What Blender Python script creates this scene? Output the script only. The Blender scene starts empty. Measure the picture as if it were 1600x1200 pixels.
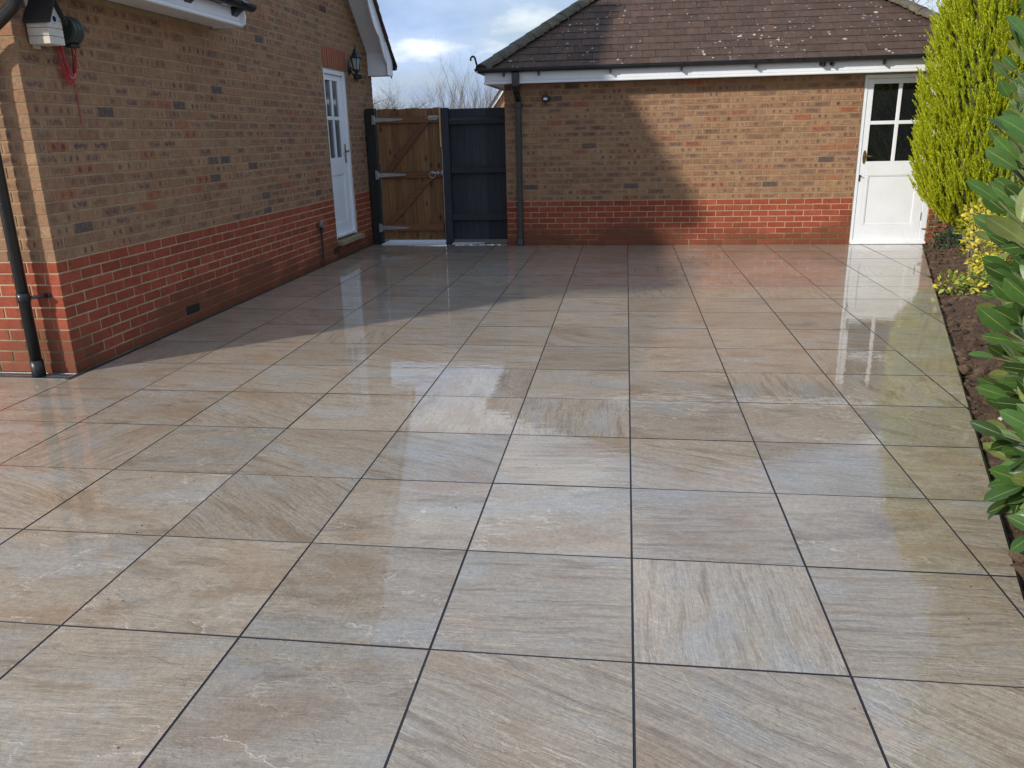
import bpy, math, random
from mathutils import Vector, Matrix, noise
rnd = random.Random(7)
R = math.radians
SC = bpy.context.scene
COL = SC.collection

# ------------------------------------------------------------------ camera
CAM_POS = Vector((-0.0500, -2.0167, 1.4696))
CR = Vector((0.99074, 0.13405, -0.02147))
CU = Vector((-0.01934, 0.29589, 0.95503))
CF = Vector((-0.13437, 0.94577, -0.29575))
cam = bpy.data.cameras.new("camera")
cam.sensor_width = 36.0
cam.lens = 1257.87 / 1600 * 36.0
cam.clip_start = 0.05
cam.clip_end = 3000
camo = bpy.data.objects.new("camera", cam)
COL.objects.link(camo)
camo.matrix_world = Matrix(((CR.x, CU.x, -CF.x, CAM_POS.x), (CR.y, CU.y, -CF.y, CAM_POS.y),
                            (CR.z, CU.z, -CF.z, CAM_POS.z), (0, 0, 0, 1)))
SC.camera = camo

# ------------------------------------------------------------------ light
SUN_DIR = Vector((1.05, 1.0, -0.72))          # the way the light travels
SUN_EL = math.atan2(0.72, math.hypot(1.05, 1.0))
SUN_ROT = math.atan2(-1.05, -1.0)
SKY_STRENGTH = 0.10
world = bpy.data.worlds.new("World")
SC.world = world
world.use_nodes = True


def build_world():
    nt = world.node_tree
    nt.nodes.clear()
    out = nt.nodes.new("ShaderNodeOutputWorld")
    sky = nt.nodes.new("ShaderNodeTexSky")
    sky.sky_type = 'NISHITA'
    sky.sun_disc = False
    sky.sun_elevation = SUN_EL
    sky.sun_rotation = SUN_ROT
    sky.air_density = 1.2
    sky.dust_density = 1.0
    bg = nt.nodes.new("ShaderNodeBackground")
    bg.inputs[1].default_value = SKY_STRENGTH
    nt.links.new(sky.outputs[0], bg.inputs[0])
    tc = nt.nodes.new("ShaderNodeTexCoord")
    mp = nt.nodes.new("ShaderNodeMapping")
    mp.inputs['Scale'].default_value = (1.0, 1.0, 2.6)
    mp.inputs['Location'].default_value = (3.1, 1.7, 0.4)
    nt.links.new(tc.outputs['Generated'], mp.inputs[0])
    n1 = nt.nodes.new("ShaderNodeTexNoise")
    n1.inputs['Scale'].default_value = 3.2
    n1.inputs['Detail'].default_value = 8
    n1.inputs['Roughness'].default_value = 0.55
    n1.inputs['Distortion'].default_value = 0.25
    nt.links.new(mp.outputs[0], n1.inputs[0])
    r1 = nt.nodes.new("ShaderNodeValToRGB")
    r1.color_ramp.elements[0].position = 0.34
    r1.color_ramp.elements[1].position = 0.62
    nt.links.new(n1.outputs[0], r1.inputs[0])
    n2 = nt.nodes.new("ShaderNodeTexNoise")
    n2.inputs['Scale'].default_value = 5.5
    n2.inputs['Detail'].default_value = 7
    n2.inputs['Roughness'].default_value = 0.5
    mp2 = nt.nodes.new("ShaderNodeMapping")
    mp2.inputs['Scale'].default_value = (1.0, 1.0, 2.4)
    mp2.inputs['Location'].default_value = (7.3, 4.1, 2.0)
    nt.links.new(tc.outputs['Generated'], mp2.inputs[0])
    nt.links.new(mp2.outputs[0], n2.inputs[0])
    r2 = nt.nodes.new("ShaderNodeValToRGB")
    e = r2.color_ramp.elements
    e[0].position = 0.36
    e[0].color = (0.33, 0.48, 0.80, 1)
    e[1].position = 0.64
    e[1].color = (1.22, 1.28, 1.36, 1)
    m = e.new(0.54)
    m.color = (0.55, 0.70, 0.98, 1)
    nt.links.new(n2.outputs[0], r2.inputs[0])
    bg2 = nt.nodes.new("ShaderNodeBackground")
    bg2.inputs[1].default_value = 1.06
    nt.links.new(r2.outputs[0], bg2.inputs[0])
    mul = nt.nodes.new("ShaderNodeMath")
    mul.operation = 'MULTIPLY_ADD'
    mul.inputs[1].default_value = 0.5
    mul.inputs[2].default_value = 0.45
    nt.links.new(r1.outputs[0], mul.inputs[0])
    mix = nt.nodes.new("ShaderNodeMixShader")
    nt.links.new(mul.outputs[0], mix.inputs[0])
    nt.links.new(bg.outputs[0], mix.inputs[1])
    nt.links.new(bg2.outputs[0], mix.inputs[2])
    nt.links.new(mix.outputs[0], out.inputs[0])


build_world()
sun = bpy.data.lights.new("sun", 'SUN')
sun.energy = 4.0
sun.angle = R(2.2)
sun.color = (1.0, 0.94, 0.85)
suno = bpy.data.objects.new("sun", sun)
COL.objects.link(suno)
suno.rotation_euler = SUN_DIR.to_track_quat('-Z', 'Y').to_euler()
suno.location = (-20, -20, 20)

SC.render.engine = 'CYCLES'
SC.view_settings.view_transform = 'Standard'
SC.view_settings.look = 'None'
SC.view_settings.exposure = 0.0
SC.view_settings.gamma = 1.0
SC.view_settings.use_curve_mapping = False
SC.cycles.use_denoising = True
SC.cycles.max_bounces = 8
SC.cycles.transparent_max_bounces = 8


# ================================================================== helpers
class NT:
    """small wrapper for building node materials"""
    def __init__(self, name):
        self.m = bpy.data.materials.new(name)
        self.m.use_nodes = True
        self.t = self.m.node_tree
        self.p = self.t.nodes["Principled BSDF"]

    def n(self, kind, **kw):
        nd = self.t.nodes.new("ShaderNode" + kind)
        for k, v in kw.items():
            if k in ('operation', 'blend_type', 'data_type', 'attribute_name', 'attribute_type', 'feature',
                     'noise_dimensions', 'distance', 'voronoi_dimensions', 'interpolation_type'):
                setattr(nd, k, v)
        return nd

    def link(self, a, b):
        self.t.links.new(a, b)

    def val(self, sock, v):
        if hasattr(v, 'is_output') or isinstance(v, bpy.types.NodeSocket):
            self.link(v, sock)
        else:
            if isinstance(v, (tuple, list)) and len(v) == 3 and sock.type == 'RGBA':
                v = tuple(v) + (1,)
            sock.default_value = v

    def math(self, op, a, b=0.0, c=None, clamp=False):
        nd = self.n("Math", operation=op)
        nd.use_clamp = clamp
        self.val(nd.inputs[0], a)
        self.val(nd.inputs[1], b)
        if c is not None:
            self.val(nd.inputs[2], c)
        return nd.outputs[0]

    def vmath(self, op, a, b):
        nd = self.n("VectorMath", operation=op)
        self.val(nd.inputs[0], a)
        if op == 'SCALE':
            self.val(nd.inputs['Scale'], b)
        else:
            self.val(nd.inputs[1], b)
        return nd.outputs[0]

    def noise(self, vec, scale, detail=4, rough=0.5, dist=0.0, dim='3D'):
        nd = self.n("TexNoise", noise_dimensions=dim)
        if vec is not None:
            self.link(vec, nd.inputs['Vector'])
        nd.inputs['Scale'].default_value = scale
        nd.inputs['Detail'].default_value = detail
        nd.inputs['Roughness'].default_value = rough
        nd.inputs['Distortion'].default_value = dist
        return nd.outputs[0]

    def voro(self, vec, scale, feature='F1'):
        nd = self.n("TexVoronoi", feature=feature)
        self.link(vec, nd.inputs['Vector'])
        nd.inputs['Scale'].default_value = scale
        return nd

    def ramp(self, fac, stops, interp='LINEAR'):
        nd = self.n("ValToRGB")
        cr = nd.color_ramp
        cr.interpolation = interp
        while len(cr.elements) > 1:
            cr.elements.remove(cr.elements[-1])
        for i, (p, c) in enumerate(stops):
            el = cr.elements[0] if i == 0 else cr.elements.new(p)
            el.position = p
            if not isinstance(c, (tuple, list)):
                c = (c, c, c)
            el.color = tuple(c) + (1,) if len(c) == 3 else c
        self.val(nd.inputs[0], fac)
        return nd.outputs[0]

    def smooth(self, x, lo, hi):
        nd = self.n("MapRange")
        nd.interpolation_type = 'SMOOTHSTEP'
        self.val(nd.inputs[0], x)
        nd.inputs[1].default_value = lo
        nd.inputs[2].default_value = hi
        return nd.outputs[0]

    def mix(self, fac, a, b, mode='MIX'):
        nd = self.n("Mix", data_type='RGBA', blend_type=mode)
        self.val(nd.inputs[0], fac)
        self.val(nd.inputs[6], a)
        self.val(nd.inputs[7], b)
        return nd.outputs[2]

    def map(self, vec, scale=(1, 1, 1), loc=(0, 0, 0), rot=(0, 0, 0)):
        nd = self.n("Mapping")
        self.link(vec, nd.inputs[0])
        self.val(nd.inputs['Location'], loc)
        nd.inputs['Scale'].default_value = scale
        nd.inputs['Rotation'].default_value = rot
        return nd.outputs[0]

    def pos(self):
        return self.n("NewGeometry").outputs['Position']

    def obj(self):
        return self.n("TexCoord").outputs['Object']

    def rand(self):
        """random number of the piece: the object's own plus the face attribute of joined pieces"""
        a = self.n("Attribute", attribute_name='rnd')
        o = self.n("ObjectInfo").outputs['Random']
        return self.math('FRACT', self.math('ADD', a.outputs['Fac'], o))

    def hash(self, x, seed):
        nd = self.n("TexWhiteNoise", noise_dimensions='1D')
        self.val(nd.inputs['W'], self.math('MULTIPLY_ADD', x, 913.7, seed))
        return nd.outputs[0]

    def bump(self, h, strength=0.3, dist=0.01, normal=None):
        nd = self.n("Bump")
        nd.inputs['Strength'].default_value = strength
        nd.inputs['Distance'].default_value = dist
        self.link(h, nd.inputs['Height'])
        if normal is not None:
            self.link(normal, nd.inputs['Normal'])
        return nd.outputs[0]

    def set(self, **kw):
        names = dict(color='Base Color', rough='Roughness', metal='Metallic', normal='Normal', spec='Specular IOR Level',
                     coat='Coat Weight', coat_rough='Coat Roughness', coat_ior='Coat IOR', coat_normal='Coat Normal',
                     trans='Transmission Weight', ior='IOR', sss='Subsurface Weight')
        for k, v in kw.items():
            self.val(self.p.inputs[names[k]], v)
        return self.m


def simple(name, color, rough=0.5, var=0.15, scale=6.0, bump=0.0, bscale=60.0, **kw):
    t = NT(name)
    p = t.obj()
    n = t.noise(p, scale, 5, 0.6)
    lo = tuple(c * (1 - var) for c in color)
    hi = tuple(min(1, c * (1 + var)) for c in color)
    t.set(color=t.ramp(n, [(0.3, lo), (0.7, hi)]),
          rough=t.ramp(n, [(0.3, max(0.02, rough - 0.08)), (0.7, min(1, rough + 0.08))]), **kw)
    if bump:
        t.set(normal=t.bump(t.noise(p, bscale, 4, 0.6), bump, 0.004))
    return t.m


# ------------------------------------------------------------------ mesh building
class MB:
    def __init__(self):
        self.v = []
        self.f = []
        self.fr = []      # random number of every face
        self.loc = []     # local coordinates of every vertex
        self.mi = []

    def add(self, verts, faces, rn=0.0, M=None, loc=None, mi=0):
        b = len(self.v)
        for k, p in enumerate(verts):
            q = Vector(p)
            if M is not None:
                q = M @ q
            self.v.append(q[:])
            self.loc.append(loc[k] if loc else (0, 0, 0))
        for f in faces:
            self.f.append([b + i for i in f])
            self.fr.append(rn)
            self.mi.append(mi)
        return self

    def box(self, x0, x1, y0, y1, z0, z1, c=0.0, M=None, rn=0.0, mi=0):
        """box; c > 0 chamfers every edge"""
        if c <= 0:
            v = [(x0, y0, z0), (x1, y0, z0), (x1, y1, z0), (x0, y1, z0), (x0, y0, z1), (x1, y0, z1), (x1, y1, z1), (x0, y1, z1)]
            f = [(0, 3, 2, 1), (4, 5, 6, 7), (0, 1, 5, 4), (1, 2, 6, 5), (2, 3, 7, 6), (3, 0, 4, 7)]
            return self.add(v, f, rn, M, mi=mi)
        v = []
        idx = {}
        X = (x0, x1)
        Y = (y0, y1)
        Z = (z0, z1)
        for i in (0, 1):
            for j in (0, 1):
                for k in (0, 1):
                    sx, sy, sz = (1, -1)[i], (1, -1)[j], (1, -1)[k]
                    idx[i, j, k, 'x'] = len(v)
                    v.append((X[i], Y[j] + sy * c, Z[k] + sz * c))
                    idx[i, j, k, 'y'] = len(v)
                    v.append((X[i] + sx * c, Y[j], Z[k] + sz * c))
                    idx[i, j, k, 'z'] = len(v)
                    v.append((X[i] + sx * c, Y[j] + sy * c, Z[k]))
        f = []
        for a in (0, 1):
            q = [idx[a, 0, 0, 'x'], idx[a, 1, 0, 'x'], idx[a, 1, 1, 'x'], idx[a, 0, 1, 'x']]
            f.append(q if a else q[::-1])
            q = [idx[0, a, 0, 'y'], idx[0, a, 1, 'y'], idx[1, a, 1, 'y'], idx[1, a, 0, 'y']]
            f.append(q if a else q[::-1])
            q = [idx[0, 0, a, 'z'], idx[1, 0, a, 'z'], idx[1, 1, a, 'z'], idx[0, 1, a, 'z']]
            f.append(q if a else q[::-1])
        for a in (0, 1):
            for b in (0, 1):
                f.append([idx[a, b, 0, 'x'], idx[a, b, 1, 'x'], idx[a, b, 1, 'y'], idx[a, b, 0, 'y']])
                f.append([idx[a, 0, b, 'x'], idx[a, 0, b, 'z'], idx[a, 1, b, 'z'], idx[a, 1, b, 'x']])
                f.append([idx[0, a, b, 'y'], idx[1, a, b, 'y'], idx[1, a, b, 'z'], idx[0, a, b, 'z']])
        for i in (0, 1):
            for j in (0, 1):
                for k in (0, 1):
                    f.append([idx[i, j, k, s] for s in 'xyz'])
        return self.add(v, f, rn, M, mi=mi)

    def tube(self, pts, radii, seg=8, caps=True, rn=0.0, mi=0):
        pts = [Vector(p) for p in pts]
        if not isinstance(radii, (list, tuple)):
            radii = [radii] * len(pts)
        v = []
        f = []
        up = None
        for i, p in enumerate(pts):
            d = (pts[min(i + 1, len(pts) - 1)] - pts[max(i - 1, 0)])
            d = d.normalized() if d.length > 1e-9 else Vector((0, 0, 1))
            if up is None:
                up = d.orthogonal().normalized()
            else:
                up = (up - d * up.dot(d))
                up = up.normalized() if up.length > 1e-6 else d.orthogonal().normalized()
            w = d.cross(up)
            for k in range(seg):
                a = 2 * math.pi * k / seg
                v.append((p + (up * math.cos(a) + w * math.sin(a)) * radii[i])[:])
        for i in range(len(pts) - 1):
            for k in range(seg):
                a, b = i * seg + k, i * seg + (k + 1) % seg
                f.append((a, b, b + seg, a + seg))
        if caps:
            f.append(tuple(range(seg))[::-1])
            f.append(tuple((len(pts) - 1) * seg + k for k in range(seg)))
        return self.add(v, f, rn, mi=mi)

    def lathe(self, prof, seg=16, M=None, mi=0):
        """profile of (radius, z) turned about z"""
        v = []
        f = []
        for r, z in prof:
            for k in range(seg):
                a = 2 * math.pi * k / seg
                v.append((r * math.cos(a), r * math.sin(a), z))
        for i in range(len(prof) - 1):
            for k in range(seg):
                a, b = i * seg + k, i * seg + (k + 1) % seg
                f.append((a, b, b + seg, a + seg))
        f.append(tuple(range(seg))[::-1])
        f.append(tuple((len(prof) - 1) * seg + k for k in range(seg)))
        return self.add(v, f, 0, M, mi=mi)

    def prism(self, poly, a, b, axis='x', M=None, rn=0.0, mi=0):
        """polygon (2-D) extruded from a to b along an axis"""
        n = len(poly)

        def mk(p, t):
            return {'x': (t, p[0], p[1]), 'y': (p[0], t, p[1]), 'z': (p[0], p[1], t)}[axis]
        v = [mk(p, a) for p in poly] + [mk(p, b) for p in poly]
        f = [tuple(range(n))[::-1], tuple(range(n, 2 * n))]
        for i in range(n):
            j = (i + 1) % n
            f.append((i, j, n + j, n + i))
        return self.add(v, f, rn, M, mi=mi)

    def mesh(self, name, mats, smooth=False, attrs=False):
        me = bpy.data.meshes.new(name)
        me.from_pydata(self.v, [], self.f)
        if not isinstance(mats, (list, tuple)):
            mats = [mats]
        for m in mats:
            me.materials.append(m)
        if len(mats) > 1:
            me.polygons.foreach_set('material_index', self.mi)
        if attrs:
            a = me.attributes.new('rnd', 'FLOAT', 'FACE')
            a.data.foreach_set('value', self.fr)
            a = me.attributes.new('loc', 'FLOAT_VECTOR', 'POINT')
            a.data.foreach_set('vector', [c for p in self.loc for c in p])
        if smooth:
            me.polygons.foreach_set('use_smooth', [True] * len(me.polygons))
        me.validate()
        me.update()
        return me

    def build(self, name, mats, parent=None, smooth=False, attrs=False, normals=True):
        me = self.mesh(name, mats, smooth, attrs)
        if normals:
            import bmesh
            bm = bmesh.new()
            bm.from_mesh(me)
            bmesh.ops.recalc_face_normals(bm, faces=bm.faces)
            bm.to_mesh(me)
            bm.free()
        return link(name, me, parent)


def link(name, me, parent=None, M=None):
    o = bpy.data.objects.new(name, me)
    COL.objects.link(o)
    if M is not None:
        o.matrix_local = M
    if parent is not None:
        o.parent = parent
    return o


def thing(name, label, cat, loc=(0, 0, 0), group=None):
    """an Empty at the base of a thing; parts are built in world coordinates and pulled under it with adopt()"""
    o = bpy.data.objects.new(name, None)
    COL.objects.link(o)
    o.empty_display_size = 0.1
    o.location = loc
    o['label'] = label
    o['category'] = cat
    if group:
        o['group'] = group
    return o


def tag(o, label, cat, group=None):
    o['label'] = label
    o['category'] = cat
    if group:
        o['group'] = group
    return o


def structure(o):
    o['kind'] = 'structure'
    return o


def stuff(o):
    o['kind'] = 'stuff'
    return o


def adopt(root):
    """children built in world space keep their place although the root stands elsewhere"""
    inv = Matrix.Translation(root.location).inverted()
    for ch in root.children:
        ch.matrix_parent_inverse = inv


def screen_size(p, w, h):
    d = Vector(p) - CAM_POS
    z = d.dot(CF)
    if z < 0.1:
        return 0
    x = 800 + 1257.87 * d.dot(CR) / z
    y = 600 - 1257.87 * d.dot(CU) / z
    if not (-20 < x < 1620 and -20 < y < 1220):
        return 0
    return w * h / (z * z)


# ================================================================== materials
def mat_brick(name, kind):
    t = NT(name)
    r = t.rand()
    r1, r2, r3, r4 = (t.hash(r, s) for s in (1.3, 7.7, 21.1, 40.9))
    sep = t.n("SeparateXYZ")
    t.link(t.n("Attribute", attribute_name='loc').outputs['Vector'], sep.inputs[0])
    u, v = sep.outputs[0], sep.outputs[2]
    pos = t.pos()
    fine = t.noise(pos, 55, 5, 0.65)
    mid = t.noise(pos, 17, 4, 0.6)
    if kind == 'buff':
        base = t.ramp(r1, [(0.0, (0.248, 0.136, 0.076)), (0.22, (0.302, 0.173, 0.095)), (0.45, (0.338, 0.196, 0.107)),
                           (0.62, (0.284, 0.152, 0.082)), (0.80, (0.351, 0.207, 0.114)), (0.94, (0.324, 0.166, 0.087)),
                           (0.98, (0.333, 0.138, 0.070)), (1.0, (0.342, 0.120, 0.058))])
        # drag marks in the middle of the face: long smudge or three dots
        au = t.math('ABSOLUTE', u)
        av = t.math('ABSOLUTE', v)
        mask = t.math('MULTIPLY', t.smooth(au, 0.86, 0.55), t.smooth(av, 0.85, 0.25))
        wob = t.noise(pos, 38, 4, 0.7)
        long_ = t.math('MULTIPLY', mask, t.smooth(wob, 0.36, 0.58))
        dots = t.math('MULTIPLY', mask, t.smooth(t.math('ADD', t.math('MULTIPLY', t.math('COSINE', t.math('ADD', t.math('MULTIPLY', u, t.math('MULTIPLY_ADD', r4, 5.0, 5.5)), t.math('MULTIPLY', r1, 3.0))), 0.5), wob), 0.45, 0.95))
        pat = t.mix(t.math('GREATER_THAN', r3, 0.55), long_, dots)
        amt = t.ramp(r2, [(0.0, 0.0), (0.12, 0.15), (0.45, 0.55), (0.8, 0.80), (1.0, 0.98)])
        f = t.math('MULTIPLY', pat, amt, clamp=True)
        c = t.mix(f, base, t.mix(r4, (0.085, 0.05, 0.045), (0.10, 0.07, 0.085)))
        dark = t.math('MULTIPLY', t.math('GREATER_THAN', r4, 0.978), t.math('MULTIPLY', t.smooth(au, 1.0, 0.75), t.smooth(wob, 0.22, 0.5)))
        c = t.mix(t.math('MULTIPLY', dark, 0.8), c, (0.080, 0.066, 0.066))
    else:
        base = t.ramp(r1, [(0.0, (0.26, 0.055, 0.028)), (0.4, (0.325, 0.073, 0.034)), (0.7, (0.29, 0.063, 0.031)), (1.0, (0.37, 0.088, 0.043))])
        crease = t.noise(t.map(pos, (1, 1, 2.2)), 24, 4, 0.7, 0.6)
        c = t.mix(t.math('MULTIPLY', t.smooth(crease, 0.60, 0.72), 0.55), base, (0.17, 0.035, 0.022))
    c = t.mix(0.55, c, t.ramp(fine, [(0.25, 0.55), (0.75, 1.35)]), 'MULTIPLY')
    c = t.mix(0.35, c, t.ramp(mid, [(0.3, 0.50), (0.7, 1.38)]), 'MULTIPLY')
    # damp and algae along the foot of the wall
    sp = t.n("SeparateXYZ")
    t.link(pos, sp.inputs[0])
    big = t.noise(pos, 1.7, 4, 0.6)
    damp = t.math('MULTIPLY', t.smooth(t.math('ADD', sp.outputs[2], t.math('MULTIPLY', t.math('SUBTRACT', big, 0.5), -1.1)), 0.36, 0.04), t.math('ADD', t.math('MULTIPLY', t.smooth(fine, 0.3, 0.6), 0.5), t.math('MULTIPLY', t.smooth(mid, 0.38, 0.62), 0.5)))
    c = t.mix(t.math('MULTIPLY', damp, 0.70), c, (0.070, 0.047, 0.020))
    h = t.math('ADD', t.math('MULTIPLY', fine, 0.5), mid)
    t.set(color=c, rough=t.math('MULTIPLY_ADD', damp, -0.35, 0.85), normal=t.bump(h, 0.55, 0.004), spec=0.3)
    return t.m


def mat_mortar(name, lo, hi, split=-9.0, lo2=None, hi2=None):
    t = NT(name)
    pos = t.pos()
    n = t.noise(pos, 9, 5, 0.65)
    fine = t.noise(pos, 140, 3, 0.6)
    sp = t.n("SeparateXYZ")
    t.link(pos, sp.inputs[0])
    big = t.noise(pos, 1.7, 4, 0.6)
    damp = t.smooth(t.math('ADD', sp.outputs[2], t.math('MULTIPLY', t.math('SUBTRACT', big, 0.5), -1.1)), 0.33, 0.03)
    c = t.ramp(n, [(0.3, lo), (0.7, hi)])
    if lo2:
        c = t.mix(t.math('GREATER_THAN', sp.outputs[2], split), c, t.ramp(n, [(0.3, lo2), (0.7, hi2)]))
    c = t.mix(t.math('MULTIPLY', damp, 0.8), c, (0.09, 0.065, 0.025))
    t.set(color=c, rough=0.95, normal=t.bump(fine, 0.5, 0.003), spec=0.2)
    return t.m


def mat_slab():
    t = NT("wet_stone_slab")
    r = t.n("ObjectInfo").outputs['Random']
    r1, r2, r3 = (t.hash(r, s) for s in (3.1, 11.9, 29.3))
    o = t.obj()
    cmb = t.n("CombineXYZ")
    t.val(cmb.inputs[0], t.math('MULTIPLY', r1, 40))
    t.val(cmb.inputs[1], t.math('MULTIPLY', r2, 40))
    t.val(cmb.inputs[2], t.math('MULTIPLY', r3, 40))
    vr = t.n("VectorRotate")
    vr.rotation_type = 'Z_AXIS'
    t.link(o, vr.inputs['Vector'])
    t.val(vr.inputs['Angle'], t.math('MULTIPLY_ADD', t.math('POWER', r2, 6.0), 0.85, -0.04))
    p = t.vmath('ADD', vr.outputs[0], cmb.outputs[0])
    # warp, then stretch along the grain; some slabs are banded, others cloudy
    wn = t.n("TexNoise")
    t.link(p, wn.inputs['Vector'])
    wn.inputs['Scale'].default_value = 3.2
    wn.inputs['Detail'].default_value = 5
    wob = t.vmath('SUBTRACT', wn.outputs['Color'], (0.5, 0.5, 0.5))
    warp = t.vmath('ADD', p, t.vmath('SCALE', wob, 0.05))
    warp2 = t.vmath('ADD', p, t.vmath('SCALE', wob, 0.13))
    kind = t.smooth(r3, 0.35, 0.62)
    line = t.noise(t.map(warp, (0.75, 8.0, 1.0)), 3.6, 10, 0.66)
    iso = t.noise(t.map(warp2, (1.0, 2.6, 1.0)), 3.4, 11, 0.68)
    grain = t.mix(kind, iso, line)
    streak = t.noise(t.map(warp, (0.8, 12.0, 1.0)), 9.0, 7, 0.7)
    cloud = t.noise(warp2, 3.0, 8, 0.62)
    hue = t.noise(t.map(t.vmath('ADD', warp2, (17.0, 3.0, 0.0)), (1.0, 2.2, 1.0)), 1.7, 6, 0.55)
    speck = t.noise(p, 190, 3, 0.75)
    mott = t.noise(p, 55, 5, 0.7)
    c = t.ramp(grain, [(0.30, (0.205, 0.160, 0.115)), (0.43, (0.300, 0.250, 0.190)), (0.52, (0.385, 0.333, 0.264)),
                       (0.60, (0.325, 0.284, 0.232)), (0.74, (0.460, 0.412, 0.343))])
    c = t.mix(t.math('MULTIPLY', t.smooth(hue, 0.52, 0.66), 0.70), c, t.ramp(cloud, [(0.3, (0.265, 0.265, 0.250)), (0.7, (0.415, 0.418, 0.405))]))
    c = t.mix(t.math('MULTIPLY', t.smooth(hue, 0.47, 0.35), 0.75), c, t.ramp(cloud, [(0.35, (0.28, 0.200, 0.128)), (0.7, (0.385, 0.305, 0.222))]))
    # pale split edges where two layers of stone meet
    lay = t.noise(t.map(warp2, (1.0, 1.7, 1.0), (5.0, 9.0, 0.0)), 1.6, 7, 0.55)
    edge = t.math('ABSOLUTE', t.math('SUBTRACT', lay, 0.545))
    edge = t.math('MULTIPLY', t.smooth(edge, 0.0065, 0.0005), t.smooth(cloud, 0.42, 0.60))
    edge = t.math('MULTIPLY', edge, t.math('SUBTRACT', 1.0, t.math('MULTIPLY', kind, 0.8)))
    c = t.mix(t.math('MULTIPLY', edge, 0.8), c, (0.60, 0.53, 0.46))
    pale = t.math('MULTIPLY', t.smooth(streak, 0.56, 0.70), t.smooth(cloud, 0.40, 0.62))
    c = t.mix(t.math('MULTIPLY', pale, 0.78), c, (0.58, 0.55, 0.49))
    c = t.mix(t.math('MULTIPLY', t.smooth(streak, 0.44, 0.30), 0.62), c, (0.17, 0.130, 0.092))
    c = t.mix(0.42, c, t.ramp(speck, [(0.3, 0.55), (0.7, 1.42)]), 'MULTIPLY')
    c = t.mix(0.40, c, t.ramp(mott, [(0.3, 0.52), (0.7, 1.44)]), 'MULTIPLY')
    c = t.mix(1.0, c, t.ramp(r1, [(0.0, (0.93, 0.885, 0.82)), (0.5, (1.07, 1.015, 0.94)), (1.0, (1.17, 1.11, 1.03))]), 'MULTIPLY')
    # relief of the riven surface
    step = t.smooth(lay, 0.540, 0.552)
    h = t.math('ADD', t.math('ADD', grain, t.math('MULTIPLY', streak, 0.45)), t.math('MULTIPLY', step, 0.22))
    h = t.math('ADD', h, t.math('ADD', t.math('MULTIPLY', speck, 0.16), t.math('MULTIPLY', mott, 0.20)))
    nb = t.bump(h, 0.95, 0.006)
    # water film: it levels most of the relief
    pos = t.pos()
    wet = t.noise(pos, 0.9, 4, 0.55)
    rip = t.noise(t.map(pos, (9.0, 17.0, 1.0)), 1.0, 2, 0.5)
    film = t.math('ADD', t.math('MULTIPLY', grain, 0.22), t.math('ADD', t.math('MULTIPLY', step, 0.10), t.math('MULTIPLY', rip, 0.95)))
    nc = t.bump(film, 0.085, 0.006)
    t.set(color=c, rough=0.50, normal=nb, spec=0.5, coat=1.0,
          coat_rough=t.ramp(wet, [(0.32, 0.05), (0.58, 0.012)]), coat_ior=1.52, coat_normal=nc)
    return t.m


def mat_rooftile(name, lichen=True):
    t = NT(name)
    r = t.rand()
    r1 = t.hash(r, 5.5)
    pos = t.pos()
    n = t.noise(pos, 14, 6, 0.65)
    fine = t.noise(pos, 90, 4, 0.7)
    c = t.ramp(r1, [(0.0, (0.080, 0.049, 0.035)), (0.5, (0.106, 0.066, 0.046)), (0.85, (0.097, 0.061, 0.047)), (1.0, (0.135, 0.078, 0.052))])
    c = t.mix(0.6, c, t.ramp(n, [(0.25, 0.42), (0.75, 1.25)]), 'MULTIPLY')
    c = t.mix(0.5, c, t.ramp(fine, [(0.25, 0.5), (0.75, 1.25)]), 'MULTIPLY')
    if lichen:
        patchy = t.smooth(t.noise(pos, 1.3, 3, 0.6), 0.36, 0.58)
        for sc, th, seed, amt in ((6.5, 0.11, 0.0, 0.85), (11.0, 0.15, 3.0, 0.75), (18, 0.20, 8.0, 0.55)):
            q = t.vmath('ADD', pos, t.vmath('SCALE', t.vmath('SUBTRACT', t.n_color(pos, 30), (0.5, 0.5, 0.5)), 0.03))
            vo = t.voro(t.vmath('ADD', q, (seed, seed, seed)), sc)
            sepc = t.n("SeparateColor")
            t.link(vo.outputs['Color'], sepc.inputs[0])
            d = t.math('SUBTRACT', vo.outputs['Distance'], t.math('MULTIPLY', t.math('POWER', sepc.outputs[0], 2.0), th * 1.6))
            keep = t.math('GREATER_THAN', sepc.outputs[1], 0.42)
            f = t.math('MULTIPLY', t.math('MULTIPLY', t.smooth(d, 0.02, -0.03), keep), t.math('MULTIPLY', patchy, amt))
            c = t.mix(f, c, t.mix(sepc.outputs[2], (0.50, 0.49, 0.43), (0.66, 0.64, 0.58)))
    moss = t.smooth(t.noise(pos, 6.0, 5, 0.7), 0.66, 0.74)
    c = t.mix(t.math('MULTIPLY', moss, 0.35), c, (0.045, 0.045, 0.020))
    t.set(color=c, rough=0.8, normal=t.bump(t.math('ADD', n, fine), 0.5, 0.004), spec=0.35)
    return t.m


def n_color(self, vec, scale):
    nd = self.n("TexNoise")
    self.link(vec, nd.inputs['Vector'])
    nd.inputs['Scale'].default_value = scale
    return nd.outputs['Color']


NT.n_color = n_color


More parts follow.
